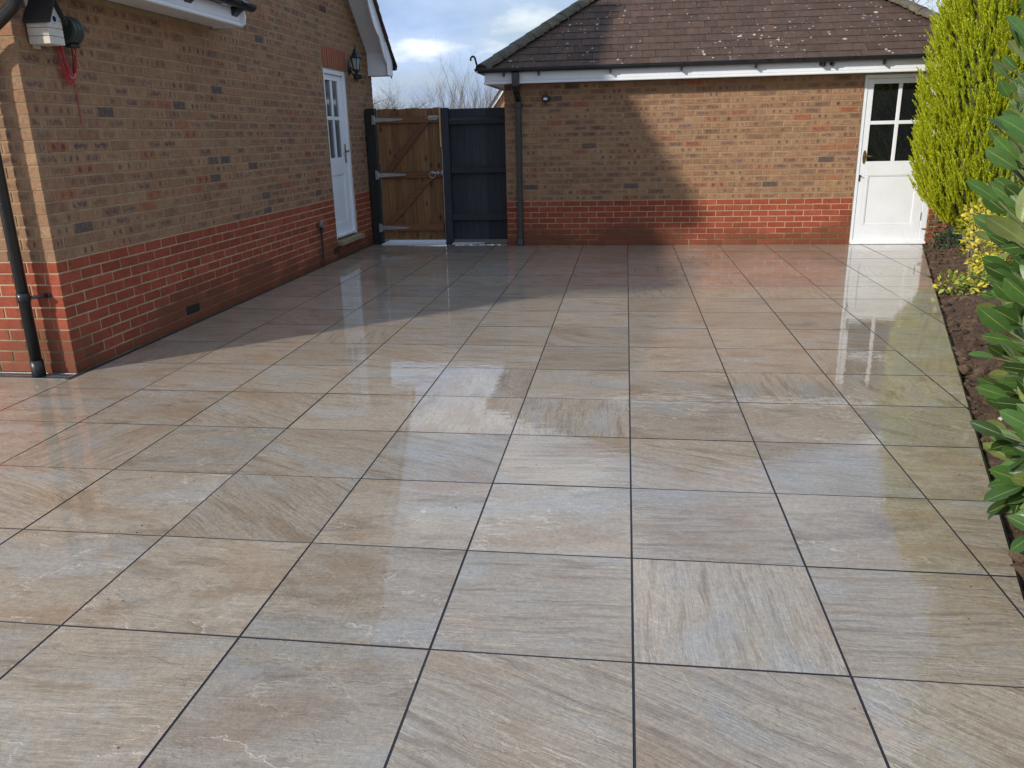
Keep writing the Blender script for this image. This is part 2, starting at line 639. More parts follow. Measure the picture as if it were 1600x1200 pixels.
def mat_hip():
    t = NT("weathered_hip_tile")
    pos = t.pos()
    n = t.noise(pos, 9, 7, 0.7)
    fine = t.noise(pos, 60, 4, 0.7)
    c = t.ramp(n, [(0.28, (0.050, 0.042, 0.032)), (0.48, (0.098, 0.084, 0.060)), (0.62, (0.145, 0.118, 0.076)), (0.75, (0.24, 0.20, 0.145))])
    c = t.mix(0.5, c, t.ramp(fine, [(0.25, 0.5), (0.75, 1.5)]), 'MULTIPLY')
    t.set(color=c, rough=0.9, normal=t.bump(t.math('ADD', n, fine), 0.7, 0.008))
    return t.m


def mat_wood(name, a, b, knots=True, axis=2, rough=0.7):
    t = NT(name)
    o = t.obj()
    rr = t.rand()
    cmb = t.n("CombineXYZ")
    for i in range(3):
        t.val(cmb.inputs[i], t.math('MULTIPLY', t.hash(rr, 2.0 + 5 * i), 20))
    p = t.vmath('ADD', o, cmb.outputs[0])
    sc = [16.0, 16.0, 16.0]
    sc[axis] = 1.3
    g = t.noise(t.map(p, tuple(sc)), 2.2, 7, 0.6, 0.5)
    c = t.ramp(g, [(0.28, a), (0.7, b)])
    if knots:
        s2 = [9.0, 9.0, 9.0]
        s2[axis] = 4.0
        vo = t.voro(t.map(p, tuple(s2)), 1.0)
        k = t.smooth(vo.outputs['Distance'], 0.24, 0.08)
        c = t.mix(t.math('MULTIPLY', k, 0.85), c, tuple(x * 0.25 for x in a))
    c = t.mix(1.0, c, t.ramp(t.hash(rr, 9.0), [(0, 0.72), (1, 1.22)]), 'MULTIPLY')
    t.set(color=c, rough=rough, normal=t.bump(g, 0.3, 0.004), spec=0.3)
    return t.m


def mat_leaf(name, face, back, rib, gloss=0.25, translucent=0.25, var=0.35):
    t = NT(name)
    r = t.rand()
    r1 = t.hash(r, 4.4)
    pos = t.pos()
    sep = t.n("SeparateXYZ")
    t.link(t.n("Attribute", attribute_name='loc').outputs['Vector'], sep.inputs[0])
    u = t.math('ABSOLUTE', sep.outputs[0])
    v = sep.outputs[1]
    c = t.mix(t.math('MULTIPLY', r1, 0.9), tuple(x * (1 - var) for x in face), tuple(x * (1 + var) for x in face))
    n = t.noise(pos, 25, 4, 0.6)
    c = t.mix(0.45, c, t.ramp(n, [(0.3, 0.65), (0.7, 1.3)]), 'MULTIPLY')
    geo = t.n("NewGeometry")
    c = t.mix(geo.outputs['Backfacing'], c, t.mix(0.6, back, t.ramp(n, [(0.3, 0.7), (0.7, 1.25)]), 'MULTIPLY'))
    if rib is not None:
        rib = t.mix(geo.outputs['Backfacing'], rib, tuple(x * 1.45 for x in rib))
    if rib is not None:
        side = t.math('SINE', t.math('MULTIPLY', t.math('SUBTRACT', v, t.math('MULTIPLY', u, 0.22)), 62.0))
        ribs = t.math('MULTIPLY', t.smooth(side, 0.93, 1.0), 0.22)
        f = t.math('MAXIMUM', t.smooth(u, 0.085, 0.03), ribs)
        c = t.mix(t.math('MULTIPLY', f, 0.8), c, rib)
        t.set(normal=t.bump(t.math('ADD', t.math('MULTIPLY', side, 0.05), t.math('MULTIPLY', n, 0.5)), 0.30, 0.004))
    t.set(color=c, rough=gloss, spec=0.5)
    if translucent:
        tr = t.n("BsdfTranslucent")
        t.link(t.mix(0.35, c, (0.25, 0.32, 0.04)), tr.inputs['Color'])
        ms = t.n("MixShader")
        ms.inputs[0].default_value = translucent
        t.link(t.p.outputs[0], ms.inputs[1])
        t.link(tr.outputs[0], ms.inputs[2])
        out = t.t.nodes['Material Output']
        t.link(ms.outputs[0], out.inputs['Surface'])
    return t.m


def mat_soil():
    t = NT("garden_soil")
    pos = t.pos()
    n = t.noise(pos, 7, 7, 0.7)
    f = t.noise(pos, 70, 5, 0.7)
    c = t.ramp(n, [(0.3, (0.060, 0.038, 0.025)), (0.55, (0.125, 0.080, 0.053)), (0.75, (0.22, 0.15, 0.105))])
    c = t.mix(0.6, c, t.ramp(f, [(0.25, 0.5), (0.75, 1.5)]), 'MULTIPLY')
    t.set(color=c, rough=0.95, normal=t.bump(t.math('ADD', n, f), 0.9, 0.015), spec=0.2)
    return t.m


def mat_glass(name, tint, rough=0.03):
    t = NT(name)
    pos = t.pos()
    n = t.noise(pos, 3.0, 5, 0.6)
    t.set(color=t.ramp(n, [(0.3, tuple(x * 0.7 for x in tint)), (0.7, tuple(x * 1.3 for x in tint))]), rough=rough, spec=0.5,
          normal=t.bump(t.noise(pos, 1.5, 2, 0.5), 0.04, 0.01))
    return t.m


M_BUFF = mat_brick("buff_brick", 'buff')
M_RED = mat_brick("red_brick", 'red')
M_MORTAR = mat_mortar("house_mortar", (0.36, 0.27, 0.165), (0.50, 0.38, 0.25), 0.75, (0.27, 0.19, 0.11), (0.40, 0.29, 0.175))
M_MORTAR_G = mat_mortar("garage_mortar", (0.36, 0.27, 0.165), (0.50, 0.38, 0.25), 0.60, (0.27, 0.19, 0.11), (0.40, 0.29, 0.175))
M_SLAB = mat_slab()
M_GROUT = simple("dark_joint", (0.022, 0.022, 0.026), 0.55, 0.2, 20)
M_TILE = mat_rooftile("brown_roof_tile")
M_TILE2 = mat_rooftile("dark_roof_tile", False)
M_HIP = mat_hip()
M_UPVC = simple("white_upvc", (0.78, 0.79, 0.80), 0.32, 0.04, 3)
M_PAINT = simple("white_gloss_paint", (0.79, 0.81, 0.83), 0.35, 0.035, 4, 0.08, 25)


def door_dirt():
    nt = M_PAINT.node_tree
    t = NT.__new__(NT)
    t.m, t.t, t.p = M_PAINT, nt, nt.nodes["Principled BSDF"]
    pos = t.pos()
    sp = t.n("SeparateXYZ")
    t.link(pos, sp.inputs[0])
    n = t.noise(t.map(pos, (1, 1, 0.5)), 22, 6, 0.7)
    low = t.math('MULTIPLY', t.smooth(t.math('ADD', sp.outputs[2], t.math('MULTIPLY', n, -0.25)), 0.24, -0.04), t.smooth(n, 0.42, 0.68))
    old = t.p.inputs['Base Color'].links[0].from_socket
    t.set(color=t.mix(t.math('MULTIPLY', low, 0.10), old, (0.38, 0.34, 0.28)))


door_dirt()
M_BLACK = simple("black_plastic", (0.018, 0.019, 0.021), 0.32, 0.25, 8)
M_IRON = simple("black_cast_metal", (0.012, 0.012, 0.014), 0.45, 0.3, 30)
M_GREYP = mat_wood("dark_grey_paint", (0.030, 0.033, 0.038), (0.047, 0.051, 0.058), False, 2, 0.6)
M_GATE = mat_wood("brown_softwood", (0.150, 0.070, 0.027), (0.260, 0.130, 0.054), True, 2)
M_RAIL = mat_wood("brown_rail_wood", (0.15, 0.062, 0.026), (0.24, 0.11, 0.050), False, 0)
M_POST = simple("black_stained_timber", (0.014, 0.014, 0.011), 0.75, 0.5, 8, 0.3)
M_BATTEN = mat_wood("fresh_batten_wood", (0.42, 0.27, 0.12), (0.55, 0.38, 0.20), False, 2)
M_GALV = simple("galvanised_steel", (0.42, 0.42, 0.41), 0.42, 0.25, 40, metal=0.75)
M_BRASS = simple("aged_brass", (0.30, 0.20, 0.075), 0.38, 0.3, 30, metal=0.85)
M_PANE = mat_glass("dark_pane", (0.010, 0.012, 0.014))
M_PANE2 = mat_glass("grey_pane", (0.085, 0.105, 0.115), 0.05)
M_FROST = mat_glass("lantern_glass", (0.32, 0.36, 0.34), 0.15)
M_SILL = simple("sand_stone_sill", (0.33, 0.26, 0.15), 0.85, 0.35, 18, 0.5, 60)
M_SOIL = mat_soil()
M_CONC = simple("pale_concrete", (0.74, 0.76, 0.80), 0.7, 0.08, 8, 0.2)
M_BIRD = simple("cream_box_paint", (0.60, 0.55, 0.46), 0.65, 0.12, 12, 0.2)
M_BIRDROOF = simple("black_felt", (0.02, 0.02, 0.022), 0.7, 0.4, 30)
M_REEL = simple("dark_green_plastic", (0.035, 0.045, 0.035), 0.45, 0.25, 10)
M_RED_CABLE = simple("red_cable", (0.42, 0.018, 0.030), 0.4, 0.2, 10)
M_BARK = simple("grey_brown_bark", (0.20, 0.155, 0.115), 0.9, 0.4, 10)
M_BARK2 = simple("pale_twig_bark", (0.17, 0.135, 0.105), 0.9, 0.35, 10)
M_GROUND = simple("rough_ground", (0.09, 0.075, 0.05), 0.95, 0.4, 0.8)
M_STEEL = simple("grate_steel", (0.33, 0.34, 0.36), 0.35, 0.2, 40, metal=0.8)
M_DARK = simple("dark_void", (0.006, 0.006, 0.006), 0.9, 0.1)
M_LAUREL = mat_leaf("laurel_leaf", (0.054, 0.120, 0.026), (0.215, 0.26, 0.080), (0.24, 0.31, 0.08), 0.38, 0.20, 0.60)
M_CONIFER = mat_leaf("golden_conifer_spray", (0.51, 0.56, 0.013), (0.48, 0.53, 0.015), None, 0.6, 0.32, 0.45)
M_INNER = simple("conifer_dark_core", (0.055, 0.060, 0.010), 0.95, 0.5, 20, 0.6)
M_EUO = mat_leaf("variegated_yellow_leaf", (0.70, 0.58, 0.060), (0.62, 0.54, 0.09), None, 0.4, 0.2, 0.25)
M_EUO2 = mat_leaf("variegated_green_leaf", (0.24, 0.32, 0.04), (0.28, 0.33, 0.07), None, 0.4, 0.2, 0.4)
M_IVY = mat_leaf("ivy_leaf", (0.035, 0.070, 0.030), (0.08, 0.11, 0.05), None, 0.35, 0.15, 0.4)
M_STONE = simple("pale_stone_chip", (0.55, 0.50, 0.43), 0.8, 0.25, 30)
M_FARBRICK = simple("far_orange_brick", (0.42, 0.19, 0.10), 0.9, 0.2, 3)

# ================================================================== ground
T = 0.604
X_HOUSE = -3.68
Y_FRONT = 2.74
Y_GAR = 9.16


def bed_x(y):
    """edge of the patio against the flower bed"""
    return 1.117 + 0.292 * y


g = MB()
g.add([(-400, -400, -0.09), (400, -400, -0.09), (400, 900, -0.09), (-400, 900, -0.09)], [(0, 1, 2, 3)])
structure(g.build("ground", M_GROUND))


def clip(poly, a, b, c):
    """keep a*x + b*y <= c"""
    out = []
    for i in range(len(poly)):
        p, q = poly[i], poly[(i + 1) % len(poly)]
        dp, dq = a * p[0] + b * p[1] - c, a * q[0] + b * q[1] - c
        if dp <= 0:
            out.append(p)
        if (dp < 0 < dq) or (dq < 0 < dp):
            s = dp / (dp - dq)
            out.append((p[0] + (q[0] - p[0]) * s, p[1] + (q[1] - p[1]) * s))
    return out


def area(poly):
    return abs(sum(poly[i][0] * poly[(i + 1) % len(poly)][1] - poly[(i + 1) % len(poly)][0] * poly[i][1] for i in range(len(poly)))) / 2


pt = MB()
pt.prism([(-9.3, -4.9), (bed_x(-4.9) - 0.01, -4.9), (bed_x(9.15) - 0.01, 9.15), (-1.7, 9.15), (-1.7, 9.44), (-3.66, 9.44), (-3.66, 2.60), (-9.3, 2.60)], -0.05, -0.0018, 'z')
patio = structure(pt.build("patio", M_GROUT))


def slab_mesh(poly, name="paving_slab"):
    n = len(poly)
    c = 0.0010
    cx = sum(p[0] for p in poly) / n
    cy = sum(p[1] for p in poly) / n
    inn = []
    for p in poly:
        d = Vector((cx - p[0], cy - p[1]))
        d.normalize()
        inn.append((p[0] + d.x * c * 1.4, p[1] + d.y * c * 1.4))
    v = [(p[0], p[1], -0.02) for p in poly] + [(p[0], p[1], -c) for p in poly] + [(p[0], p[1], 0) for p in inn]
    f = [tuple(range(2 * n, 3 * n))]
    for i in range(n):
        j = (i + 1) % n
        f.append((i, j, n + j, n + i))
        f.append((n + i, n + j, 2 * n + j, 2 * n + i))
    m = MB()
    m.add(v, f[:1])
    m.add(v, f[1:], mi=1)
    return m.mesh(name, [M_SLAB, M_GROUT])


J = 0.0030
FULL = slab_mesh([(-T / 2 + J, -T / 2 + J), (T / 2 - J, -T / 2 + J), (T / 2 - J, T / 2 - J), (-T / 2 + J, T / 2 - J)])


def put_slab(poly, k):
    if len(poly) < 3 or area(poly) < 0.0025:
        return
    xs = [p[0] for p in poly]
    ys = [p[1] for p in poly]
    cx, cy = (min(xs) + max(xs)) / 2, (min(ys) + max(ys)) / 2
    full = abs(area(poly) - (T - 2 * J) ** 2) < 1e-4
    if full:
        me = FULL
        rot = rnd.choice([0, 0, 0, math.pi, math.pi, math.pi, math.pi / 2])
    else:
        me = slab_mesh([(p[0] - cx, p[1] - cy) for p in poly])
        rot = 0
    M = Matrix.Translation((cx, cy, rnd.uniform(-0.0008, 0.0008))) @ Matrix.Rotation(rnd.gauss(0, 0.0011), 4, 'X') @ Matrix.Rotation(rnd.gauss(0, 0.0011), 4, 'Y') @ Matrix.Rotation(rot, 4, 'Z')
    link("paving_slab", me, patio, M)


for i in range(-14, 7):
    for j in range(-7, 16):
        x0, x1, y0, y1 = i * T + J, (i + 1) * T - J, j * T + J, (j + 1) * T - J
        if j < -3 and (i < -7 or i > 3):
            continue
        poly = [(x0, y0), (x1, y0), (x1, y1), (x0, y1)]
        nb = math.hypot(1, 0.292)
        poly = clip(poly, 1 / nb, -0.292 / nb, 1.117 / nb)        # flower bed
        if not poly:
            continue
        if i <= -7:
            poly = clip(poly, 0, 1, 2.595)                       # drain in front of the house
        if j == 15 and i <= -3:
            if i == -3:
                put_slab([(x0, y0), (-1.67, y0), (-1.67, 9.265), (x0, 9.265)], 0)
                poly = [(-1.664, y0), (x1, y0), (x1, 9.152), (-1.664, 9.152)]
            else:
                poly = clip(poly, 0, 1, 9.265)
        else:
            poly = clip(poly, 0, 1, 9.152)
        put_slab(poly, i * 31 + j)

# pale strip of concrete under the gate
t = MB()
t.box(-3.50, -2.58, 9.275, 9.72, -0.03, 0.010, 0.003)
tag(t.build("threshold_strip", M_CONC), "white concrete strip on the ground under the brown wooden gate", "threshold")
t = MB()
t.prism([(-2.47, 9.30), (-2.02, 9.385), (-2.02, 9.42), (-2.47, 9.42)], -0.03, 0.008, 'z')
tag(t.build("threshold_strip", M_CONC), "short white wedge of concrete under the dark grey fence panel", "threshold")

# ================================================================== bricks
BRICK_MESH = {}


def brick_geo(L, H, D, jit, seed):
    rr = random.Random(seed)
    c = 0.0035
    a, h = L / 2, H / 2

    def jt():
        return rr.uniform(-jit, jit)
    v = []
    inner = [(-a + c, -h + c), (a - c, -h + c), (a - c, h - c), (-a + c, h - c)]
    outer = [(-a, -h), (a, -h), (a, h), (-a, h)]
    jj = [(jt(), jt()) for _ in range(4)]
    v += [(x + jj[k][0], jt() * 0.5, z + jj[k][1]) for k, (x, z) in enumerate(inner)]
    v += [(x + jj[k][0], c, z + jj[k][1]) for k, (x, z) in enumerate(outer)]
    v += [(x + jj[k][0], D, z + jj[k][1]) for k, (x, z) in enumerate(outer)]
    f = [(0, 1, 2, 3)]
    for i in range(4):
        j = (i + 1) % 4
        f.append((4 + i, 4 + j, j, i))
        f.append((8 + i, 8 + j, 4 + j, 4 + i))
    loc = [(p[0] / a, p[1], p[2] / h) for p in v]
    return v, f, loc


def brick_mesh(L, H, D, m):
    key = (round(L, 3), round(H, 3), round(D, 3), m.name, rnd.randrange(4))
    if key not in BRICK_MESH:
        v, f, loc = brick_geo(L, H, D, 0.0013, hash(key[:3]) % 1000 + key[4] * 17)
        b = MB()
        b.add(v, f, 0.0, None, loc)
        BRICK_MESH[key] = b.mesh("brick", m, attrs=True)
    return BRICK_MESH[key]


def cells(u0, u1, course, off):
    """stretcher bond between u0 and u1: list of (left, right)"""
    out = []
    p = 0.225
    s = -p + (off + (p / 2 if course % 2 else 0)) % p
    x = u0 + s
    while x < u1:
        l, r = max(x, u0), min(x + 0.215, u1)
        if r - l > 0.02:
            out.append((l, r))
        x += p
    return out


class Wall:
    """collects bricks of one building, puts the largest 300 in as parts and joins the rest"""
    def __init__(self, root):
        self.root = root
        self.items = []

    def add(self, M, L, D, m):
        c = M @ Vector((0, 0, 0))
        n = (M.to_3x3() @ Vector((0, -1, 0)))
        d = (CAM_POS - c)
        facing = max(0, n.dot(d.normalized()))
        self.items.append((screen_size(c, L, 0.065 * facing), M, L, D, m))

    def finish(self, limit=300):
        self.items.sort(key=lambda q: -q[0])
        rest = {}
        for k, (s, M, L, D, m) in enumerate(self.items):
            jm = M @ Matrix.Translation((0, rnd.uniform(-0.0012, 0.0012), 0)) @ Matrix.Rotation(rnd.gauss(0, 0.0035), 4, 'Y') @ Matrix.Rotation(rnd.gauss(0, 0.003), 4, 'Z')
            if k < limit:
                link("brick", brick_mesh(L, 0.065, D, m), self.root, jm)
            else:
                b = rest.setdefault(m.name, (MB(), m))[0]
                v, f, loc = brick_geo(L, 0.065, D, 0.0013, k)
                b.add(v, f, rnd.random(), jm, loc)
        for nm, (b, m) in rest.items():
            stuff(b.build("brick", m, self.root, attrs=True, normals=False))


FRONT = lambda x, y, z: Matrix.Translation((x, y, z))                                  # brick face looks to -y
SIDE = lambda x, y, z: Matrix.Translation((x, y, z)) @ Matrix.Rotation(R(90), 4, 'Z')   # brick face looks to +x

# ================================================================== garage
garage = thing("garage", "detached buff brick garage with brown hipped tile roof across the end of the patio", "garage", (1.2, 9.16, 0))
gx0, gx1, gz = -1.655, 4.10, 2.10
gd0, gd1 = 2.885, 3.825           # door opening
gy1 = 14.9
w = MB()
cd = 0.0045
for (a, b, z0, z1) in ((gx0 + cd, gd0, -0.05, gz), (gd1, gx1 - cd, -0.05, gz), (gd0, gd1, 2.086, gz)):
    w.box(a, b, Y_GAR + cd, Y_GAR + 0.22, z0, z1)
w.box(gx0 + cd, gx0 + 0.2, Y_GAR + 0.22, gy1, -0.05, gz)
w.box(gx1 - 0.2, gx1 - cd, Y_GAR + 0.22, gy1, -0.05, gz)
w.box(gx0 + cd, gx1 - cd, gy1, gy1 + 0.2, -0.05, gz)
gwall = w.build("wall", M_MORTAR_G, garage)
W = Wall(gwall)
RND_OFF = random.Random(5)
for c in range(28):
    z = c * 0.075 + 0.0325
    m = M_RED if c < 8 else M_BUFF
    for (a, b) in ((gx0, gd0 - 0.006), (gd1 + 0.006, gx1)):
        off = 0.0 if a < 0 else 0.09
        for (l, r_) in cells(a, b, c, off):
            corner = abs(l - gx0) < 1e-4 or abs(r_ - gx1) < 1e-4
            W.add(FRONT((l + r_) / 2, Y_GAR, z), r_ - l, 0.1025 if corner else 0.05, m)
    # left flank, seen past the fence at a grazing angle
    for (l, r_) in cells(Y_GAR + 0.1125, Y_GAR + 1.2, c, 0.1125 if c % 2 else 0):
        M = Matrix.Translation((gx0, (l + r_) / 2, z)) @ Matrix.Rotation(R(-90), 4, 'Z')
        W.add(M, r_ - l, 0.05, m)
W.finish()

# fascia, soffit, gutter
OH = 0.22
ex0, ex1, ey0 = gx0 - OH, gx1 + OH + 0.03, Y_GAR - OH
ey1 = gy1 + 0.2 + OH
fz0, fz1 = 2.095, 2.235
f = MB()
prof = [(0, 0), (-0.012, 0.002), (-0.016, 0.012), (-0.012, 0.030), (0.0, 0.034), (-0.006, 0.040), (-0.006, 0.048), (0, 0.052), (0, 0.14), (0.02, 0.14), (0.02, 0)]
f.prism([(ey0 + a, fz0 + b) for a, b in prof], ex0, ex1, 'x')
f.prism([(ex0 + a, fz0 + b) for a, b in prof], ey0 + 0.021, ey1, 'y')
f.prism([(ex1 - a, fz0 + b) for a, b in prof], ey0 + 0.021, ey1, 'y')
f.build("fascia", M_UPVC, garage)
s = MB()
s.box(ex0 + 0.021, ex1 - 0.021, ey0 + 0.021, Y_GAR - 0.002, fz0 + 0.012, fz0 + 0.022)
s.box(ex0 + 0.021, gx0 - 0.002, Y_GAR - 0.001, ey1 - 0.02, fz0 + 0.012, fz0 + 0.022)
s.box(gx1 + 0.002, ex1 - 0.021, Y_GAR - 0.001, ey1 - 0.02, fz0 + 0.012, fz0 + 0.022)
s.build("soffit", M_UPVC, garage)


def gutter(mb, p, q, r=0.052, mi=0):
    """half-round gutter from p to q; open to the top"""
    p, q = Vector(p), Vector(q)
    d = (q - p).normalized()
    side = d.cross(Vector((0, 0, 1)))
    n = 9
    v = []
    for e in (p, q):
        for rad in (r, r - 0.004):
            for k in range(n):
                a = math.pi + math.pi * k / (n - 1)
                v.append((e + side * math.cos(a) * rad + Vector((0, 0, 1)) * math.sin(a) * rad)[:])
    fs = []
    for k in range(n - 1):
        fs.append((k, k + 1, 2 * n + k + 1, 2 * n + k))
        fs.append((n + k, 3 * n + k, 3 * n + k + 1, n + k + 1))
        fs.append((k, n + k, n + k + 1, k + 1))
        fs.append((2 * n + k, 2 * n + k + 1, 3 * n + k + 1, 3 * n + k))
    fs.append((0, 2 * n, 3 * n, n))
    fs.append((n - 1, 2 * n - 1, 4 * n - 1, 3 * n - 1))
    mb.add(v, fs, mi=mi)
    # rolled front lip
    for sgn in (-1, 1):
        mb.tube([p + side * sgn * (r - 0.002), q + side * sgn * (r - 0.002)], 0.0055, 6, mi=mi)


gyc = ey0 - 0.064
gz0 = 2.280
gu = MB()
gutter(gu, (ex0 - 0.07, gyc, gz0), (ex1 + 0.07, gyc, gz0))
gutter(gu, (ex0 - 0.064, ey1, gz0), (ex0 - 0.064, gyc - 0.02, gz0))
gu.build("gutter", M_BLACK, garage)
for x in (-1.62, -1.17, -0.26, 0.62, 1.52, 2.30, 2.33, 2.42, 3.02, 3.9):
    b = MB()
    joint = 2.2 < x < 2.45 and x != 2.33
    hw = 0.028 if joint else 0.012
    n = 8
    pts = []
    for k in range(n):
        a = math.pi + math.pi * k / (n - 1)
        pts.append((gyc + math.cos(a) * 0.060, gz0 + math.sin(a) * 0.060))
    inn = [(gyc + math.cos(math.pi + math.pi * k / (n - 1)) * 0.0535, gz0 + math.sin(math.pi + math.pi * k / (n - 1)) * 0.0535) for k in range(n)][::-1]
    b.prism(pts + inn, x - hw, x + hw, 'x')
    b.box(x - hw, x + hw, gyc + 0.045, ey0 - 0.001, gz0 - 0.085, gz0 - 0.035)
    b.box(x - 0.008, x + 0.008, gyc - 0.01, gyc + 0.05, gz0 - 0.098, gz0 - 0.056)
    b.build("gutter_bracket", M_BLACK, garage)

# downpipe of the garage: square hopper, offset and square pipe
dp = MB()
px_, py_ = -1.463, Y_GAR - 0.045
dp.box(px_ - 0.045, px_ + 0.045, gyc - 0.045, gyc + 0.05, 2.06, 2.225, 0.006)
dp.prism([(gyc - 0.040, 2.06), (gyc + 0.045, 2.06), (gyc + 0.10, 1.985), (gyc + 0.03, 1.985)], px_ - 0.04, px_ + 0.04, 'x')
dp.tube([(px_, gyc + 0.065, 1.99), (px_, py_, 1.90)], 0.042, 10)
dp.box(px_ - 0.0325, px_ + 0.0325, py_ - 0.0325, py_ + 0.0325, 0.10, 1.92, 0.006)
dp.box(px_ - 0.040, px_ + 0.040, py_ - 0.040, py_ + 0.040, 1.80, 1.90, 0.005)
dp.box(px_ - 0.062, px_ + 0.062, py_ + 0.012, py_ + 0.044, 1.82, 1.85, 0.003)
dp.box(px_ - 0.037, px_ + 0.037, py_ - 0.037, py_ + 0.037, 0.47, 0.55, 0.004)
dp.prism([(py_ - 0.034, 0.10), (py_ + 0.034, 0.10), (py_ + 0.034, 0.005), (py_ - 0.055, 0.005), (py_ - 0.055, 0.035)], px_ - 0.034, px_ + 0.034, 'x')
dp.build("downpipe", M_BLACK, garage)

# garage roof: boarding, then single tiles on the front slope
PITCH = 0.72
rx0, rx1, ry0 = ex0 - 0.045, ex1 + 0.045, ey0 - 0.045
ry1 = ey1 + 0.045
rz = 2.250
half = (ry1 - ry0) / 2
rxm0, rxm1 = rx0 + half, rx1 - half
if rxm0 > rxm1:
    half = (rx1 - rx0) / 2
    rxm0 = rxm1 = (rx0 + rx1) / 2
ridge_y0, ridge_y1 = ry0 + half, ry1 - half
ztop = rz + half * PITCH
rb = MB()
rb.add([(rx0, ry0, rz), (rx1, ry0, rz), (rx1, ry1, rz), (rx0, ry1, rz), (rxm0, ridge_y0, ztop), (rxm1, ridge_y0, ztop), (rxm1, ridge_y1, ztop), (rxm0, ridge_y1, ztop)],
       [(0, 1, 5, 4), (1, 2, 6, 5), (2, 3, 7, 6), (3, 0, 4, 7), (4, 5, 6, 7), (3, 2, 1, 0)])
roof = rb.build("roof", M_TILE2, garage)
TW, TG, TL = 0.1585, 0.163, 0.235
cosr = 1 / math.hypot(1, PITCH)
sinr = PITCH * cosr
TILE_MESHES = []
for k in range(4):
    b = MB()
    rr = random.Random(k)
    b.box(-TW / 2 + 0.0012, TW / 2 - 0.0012, 0, TL, 0, 0.018, 0.002)
    b.v = [(x + rr.uniform(-.001, .001), y + rr.uniform(-.002, .002), z + rr.uniform(-.0012, .0012)) for x, y, z in b.v]
    TILE_MESHES.append(b.mesh("roof_tile", M_TILE))
SL = Matrix(((1, 0, 0), (0, cosr, -sinr), (0, sinr, cosr))).to_4x4()
tiles = []
nrow = int(half / cosr / TG) + 1
for rrow in range(nrow):
    d = rrow * TG
    y = ry0 - 0.01 + d * cosr
    z = rz + 0.006 + d * sinr
    inset = (d + 0.02) * cosr
    a, b_ = rx0 + inset, rx1 - inset
    off = TW / 2 if rrow % 2 else 0
    k0 = int((a - rx0 - off) / TW) - 1
    x = rx0 + off + k0 * TW
    while x < b_:
        if x > a - TW * 0.55 and x < b_ + TW * 0.55 and x + TW / 2 > a and x - TW / 2 < b_:
            M = Matrix.Translation((x, y, z + rnd.uniform(0, 0.002))) @ SL @ Matrix.Rotation(-0.055 + rnd.gauss(0, 0.005), 4, 'X') @ Matrix.Rotation(rnd.gauss(0, 0.006), 4, 'Z')
            # tiles at a hip are cut along it
            tiles.append((screen_size((x, y, z), TW, TG * 0.5), M, x, y, a, b_))
        x += TW
tiles.sort(key=lambda q: -q[0])
rest = MB()
for k, (sz, M, x, y, a, b_) in enumerate(tiles):
    cut = x - TW / 2 < a + 0.12 or x + TW / 2 > b_ - 0.12
    if cut:
        poly = [(-TW / 2 + 0.001, 0), (TW / 2 - 0.001, 0), (TW / 2 - 0.001, TL), (-TW / 2 + 0.001, TL)]
        poly = [(x + p[0], y + p[1] * cosr) for p in poly]
        poly = clip(poly, -1, 1, -(rx0) + ry0 - 0.005)       # left hip:  y - ry0 <= x - rx0
        poly = clip(poly, 1, 1, rx1 + ry0 - 0.005)           # right hip
        if len(poly) < 3 or area(poly) < 0.001:
            continue
        b = MB()
        b.prism([(p[0] - x, (p[1] - y) / cosr) for p in poly], 0, 0.018, 'z')
        me = b.mesh("roof_tile", M_TILE)
    else:
        me = rnd.choice(TILE_MESHES)
    if k < 300 and sz > 0:
        link("roof_tile", me, roof, M)
    else:
        rest.add([v.co[:] for v in me.vertices], [list(p.vertices) for p in me.polygons], rnd.random(), M)
if rest.v:
    stuff(rest.build("roof_tile", M_TILE, roof, attrs=True, normals=False))
# plain courses on the left and right slopes
side = MB()
for rrow in range(nrow):
    d = rrow * TG
    ins = d * cosr
    z = rz + 0.004 + d * sinr
    if ins + 0.05 > half:
        break
    for sx, xx in ((1, rx0), (-1, rx1)):
        xa = xx + sx * ins
        xb = xa + sx * TL * cosr
        ya, yb = ry0 + ins + 0.02, ry1 - ins - 0.02
        side.add([(xa, ya, z), (xa, yb, z), (xb, yb - TL * .8, z + TL * sinr - 0.012), (xb, ya + TL * .8, z + TL * sinr - 0.012),
                  (xa, ya, z + 0.014), (xa, yb, z + 0.014), (xb, yb - TL * .8, z + TL * sinr + 0.002), (xb, ya + TL * .8, z + TL * sinr + 0.002)],
                 [(4, 5, 6, 7), (0, 1, 5, 4), (1, 2, 6, 5), (0, 3, 7, 4)], rnd.random())
stuff(side.build("side_tiles", M_TILE, roof, attrs=True))


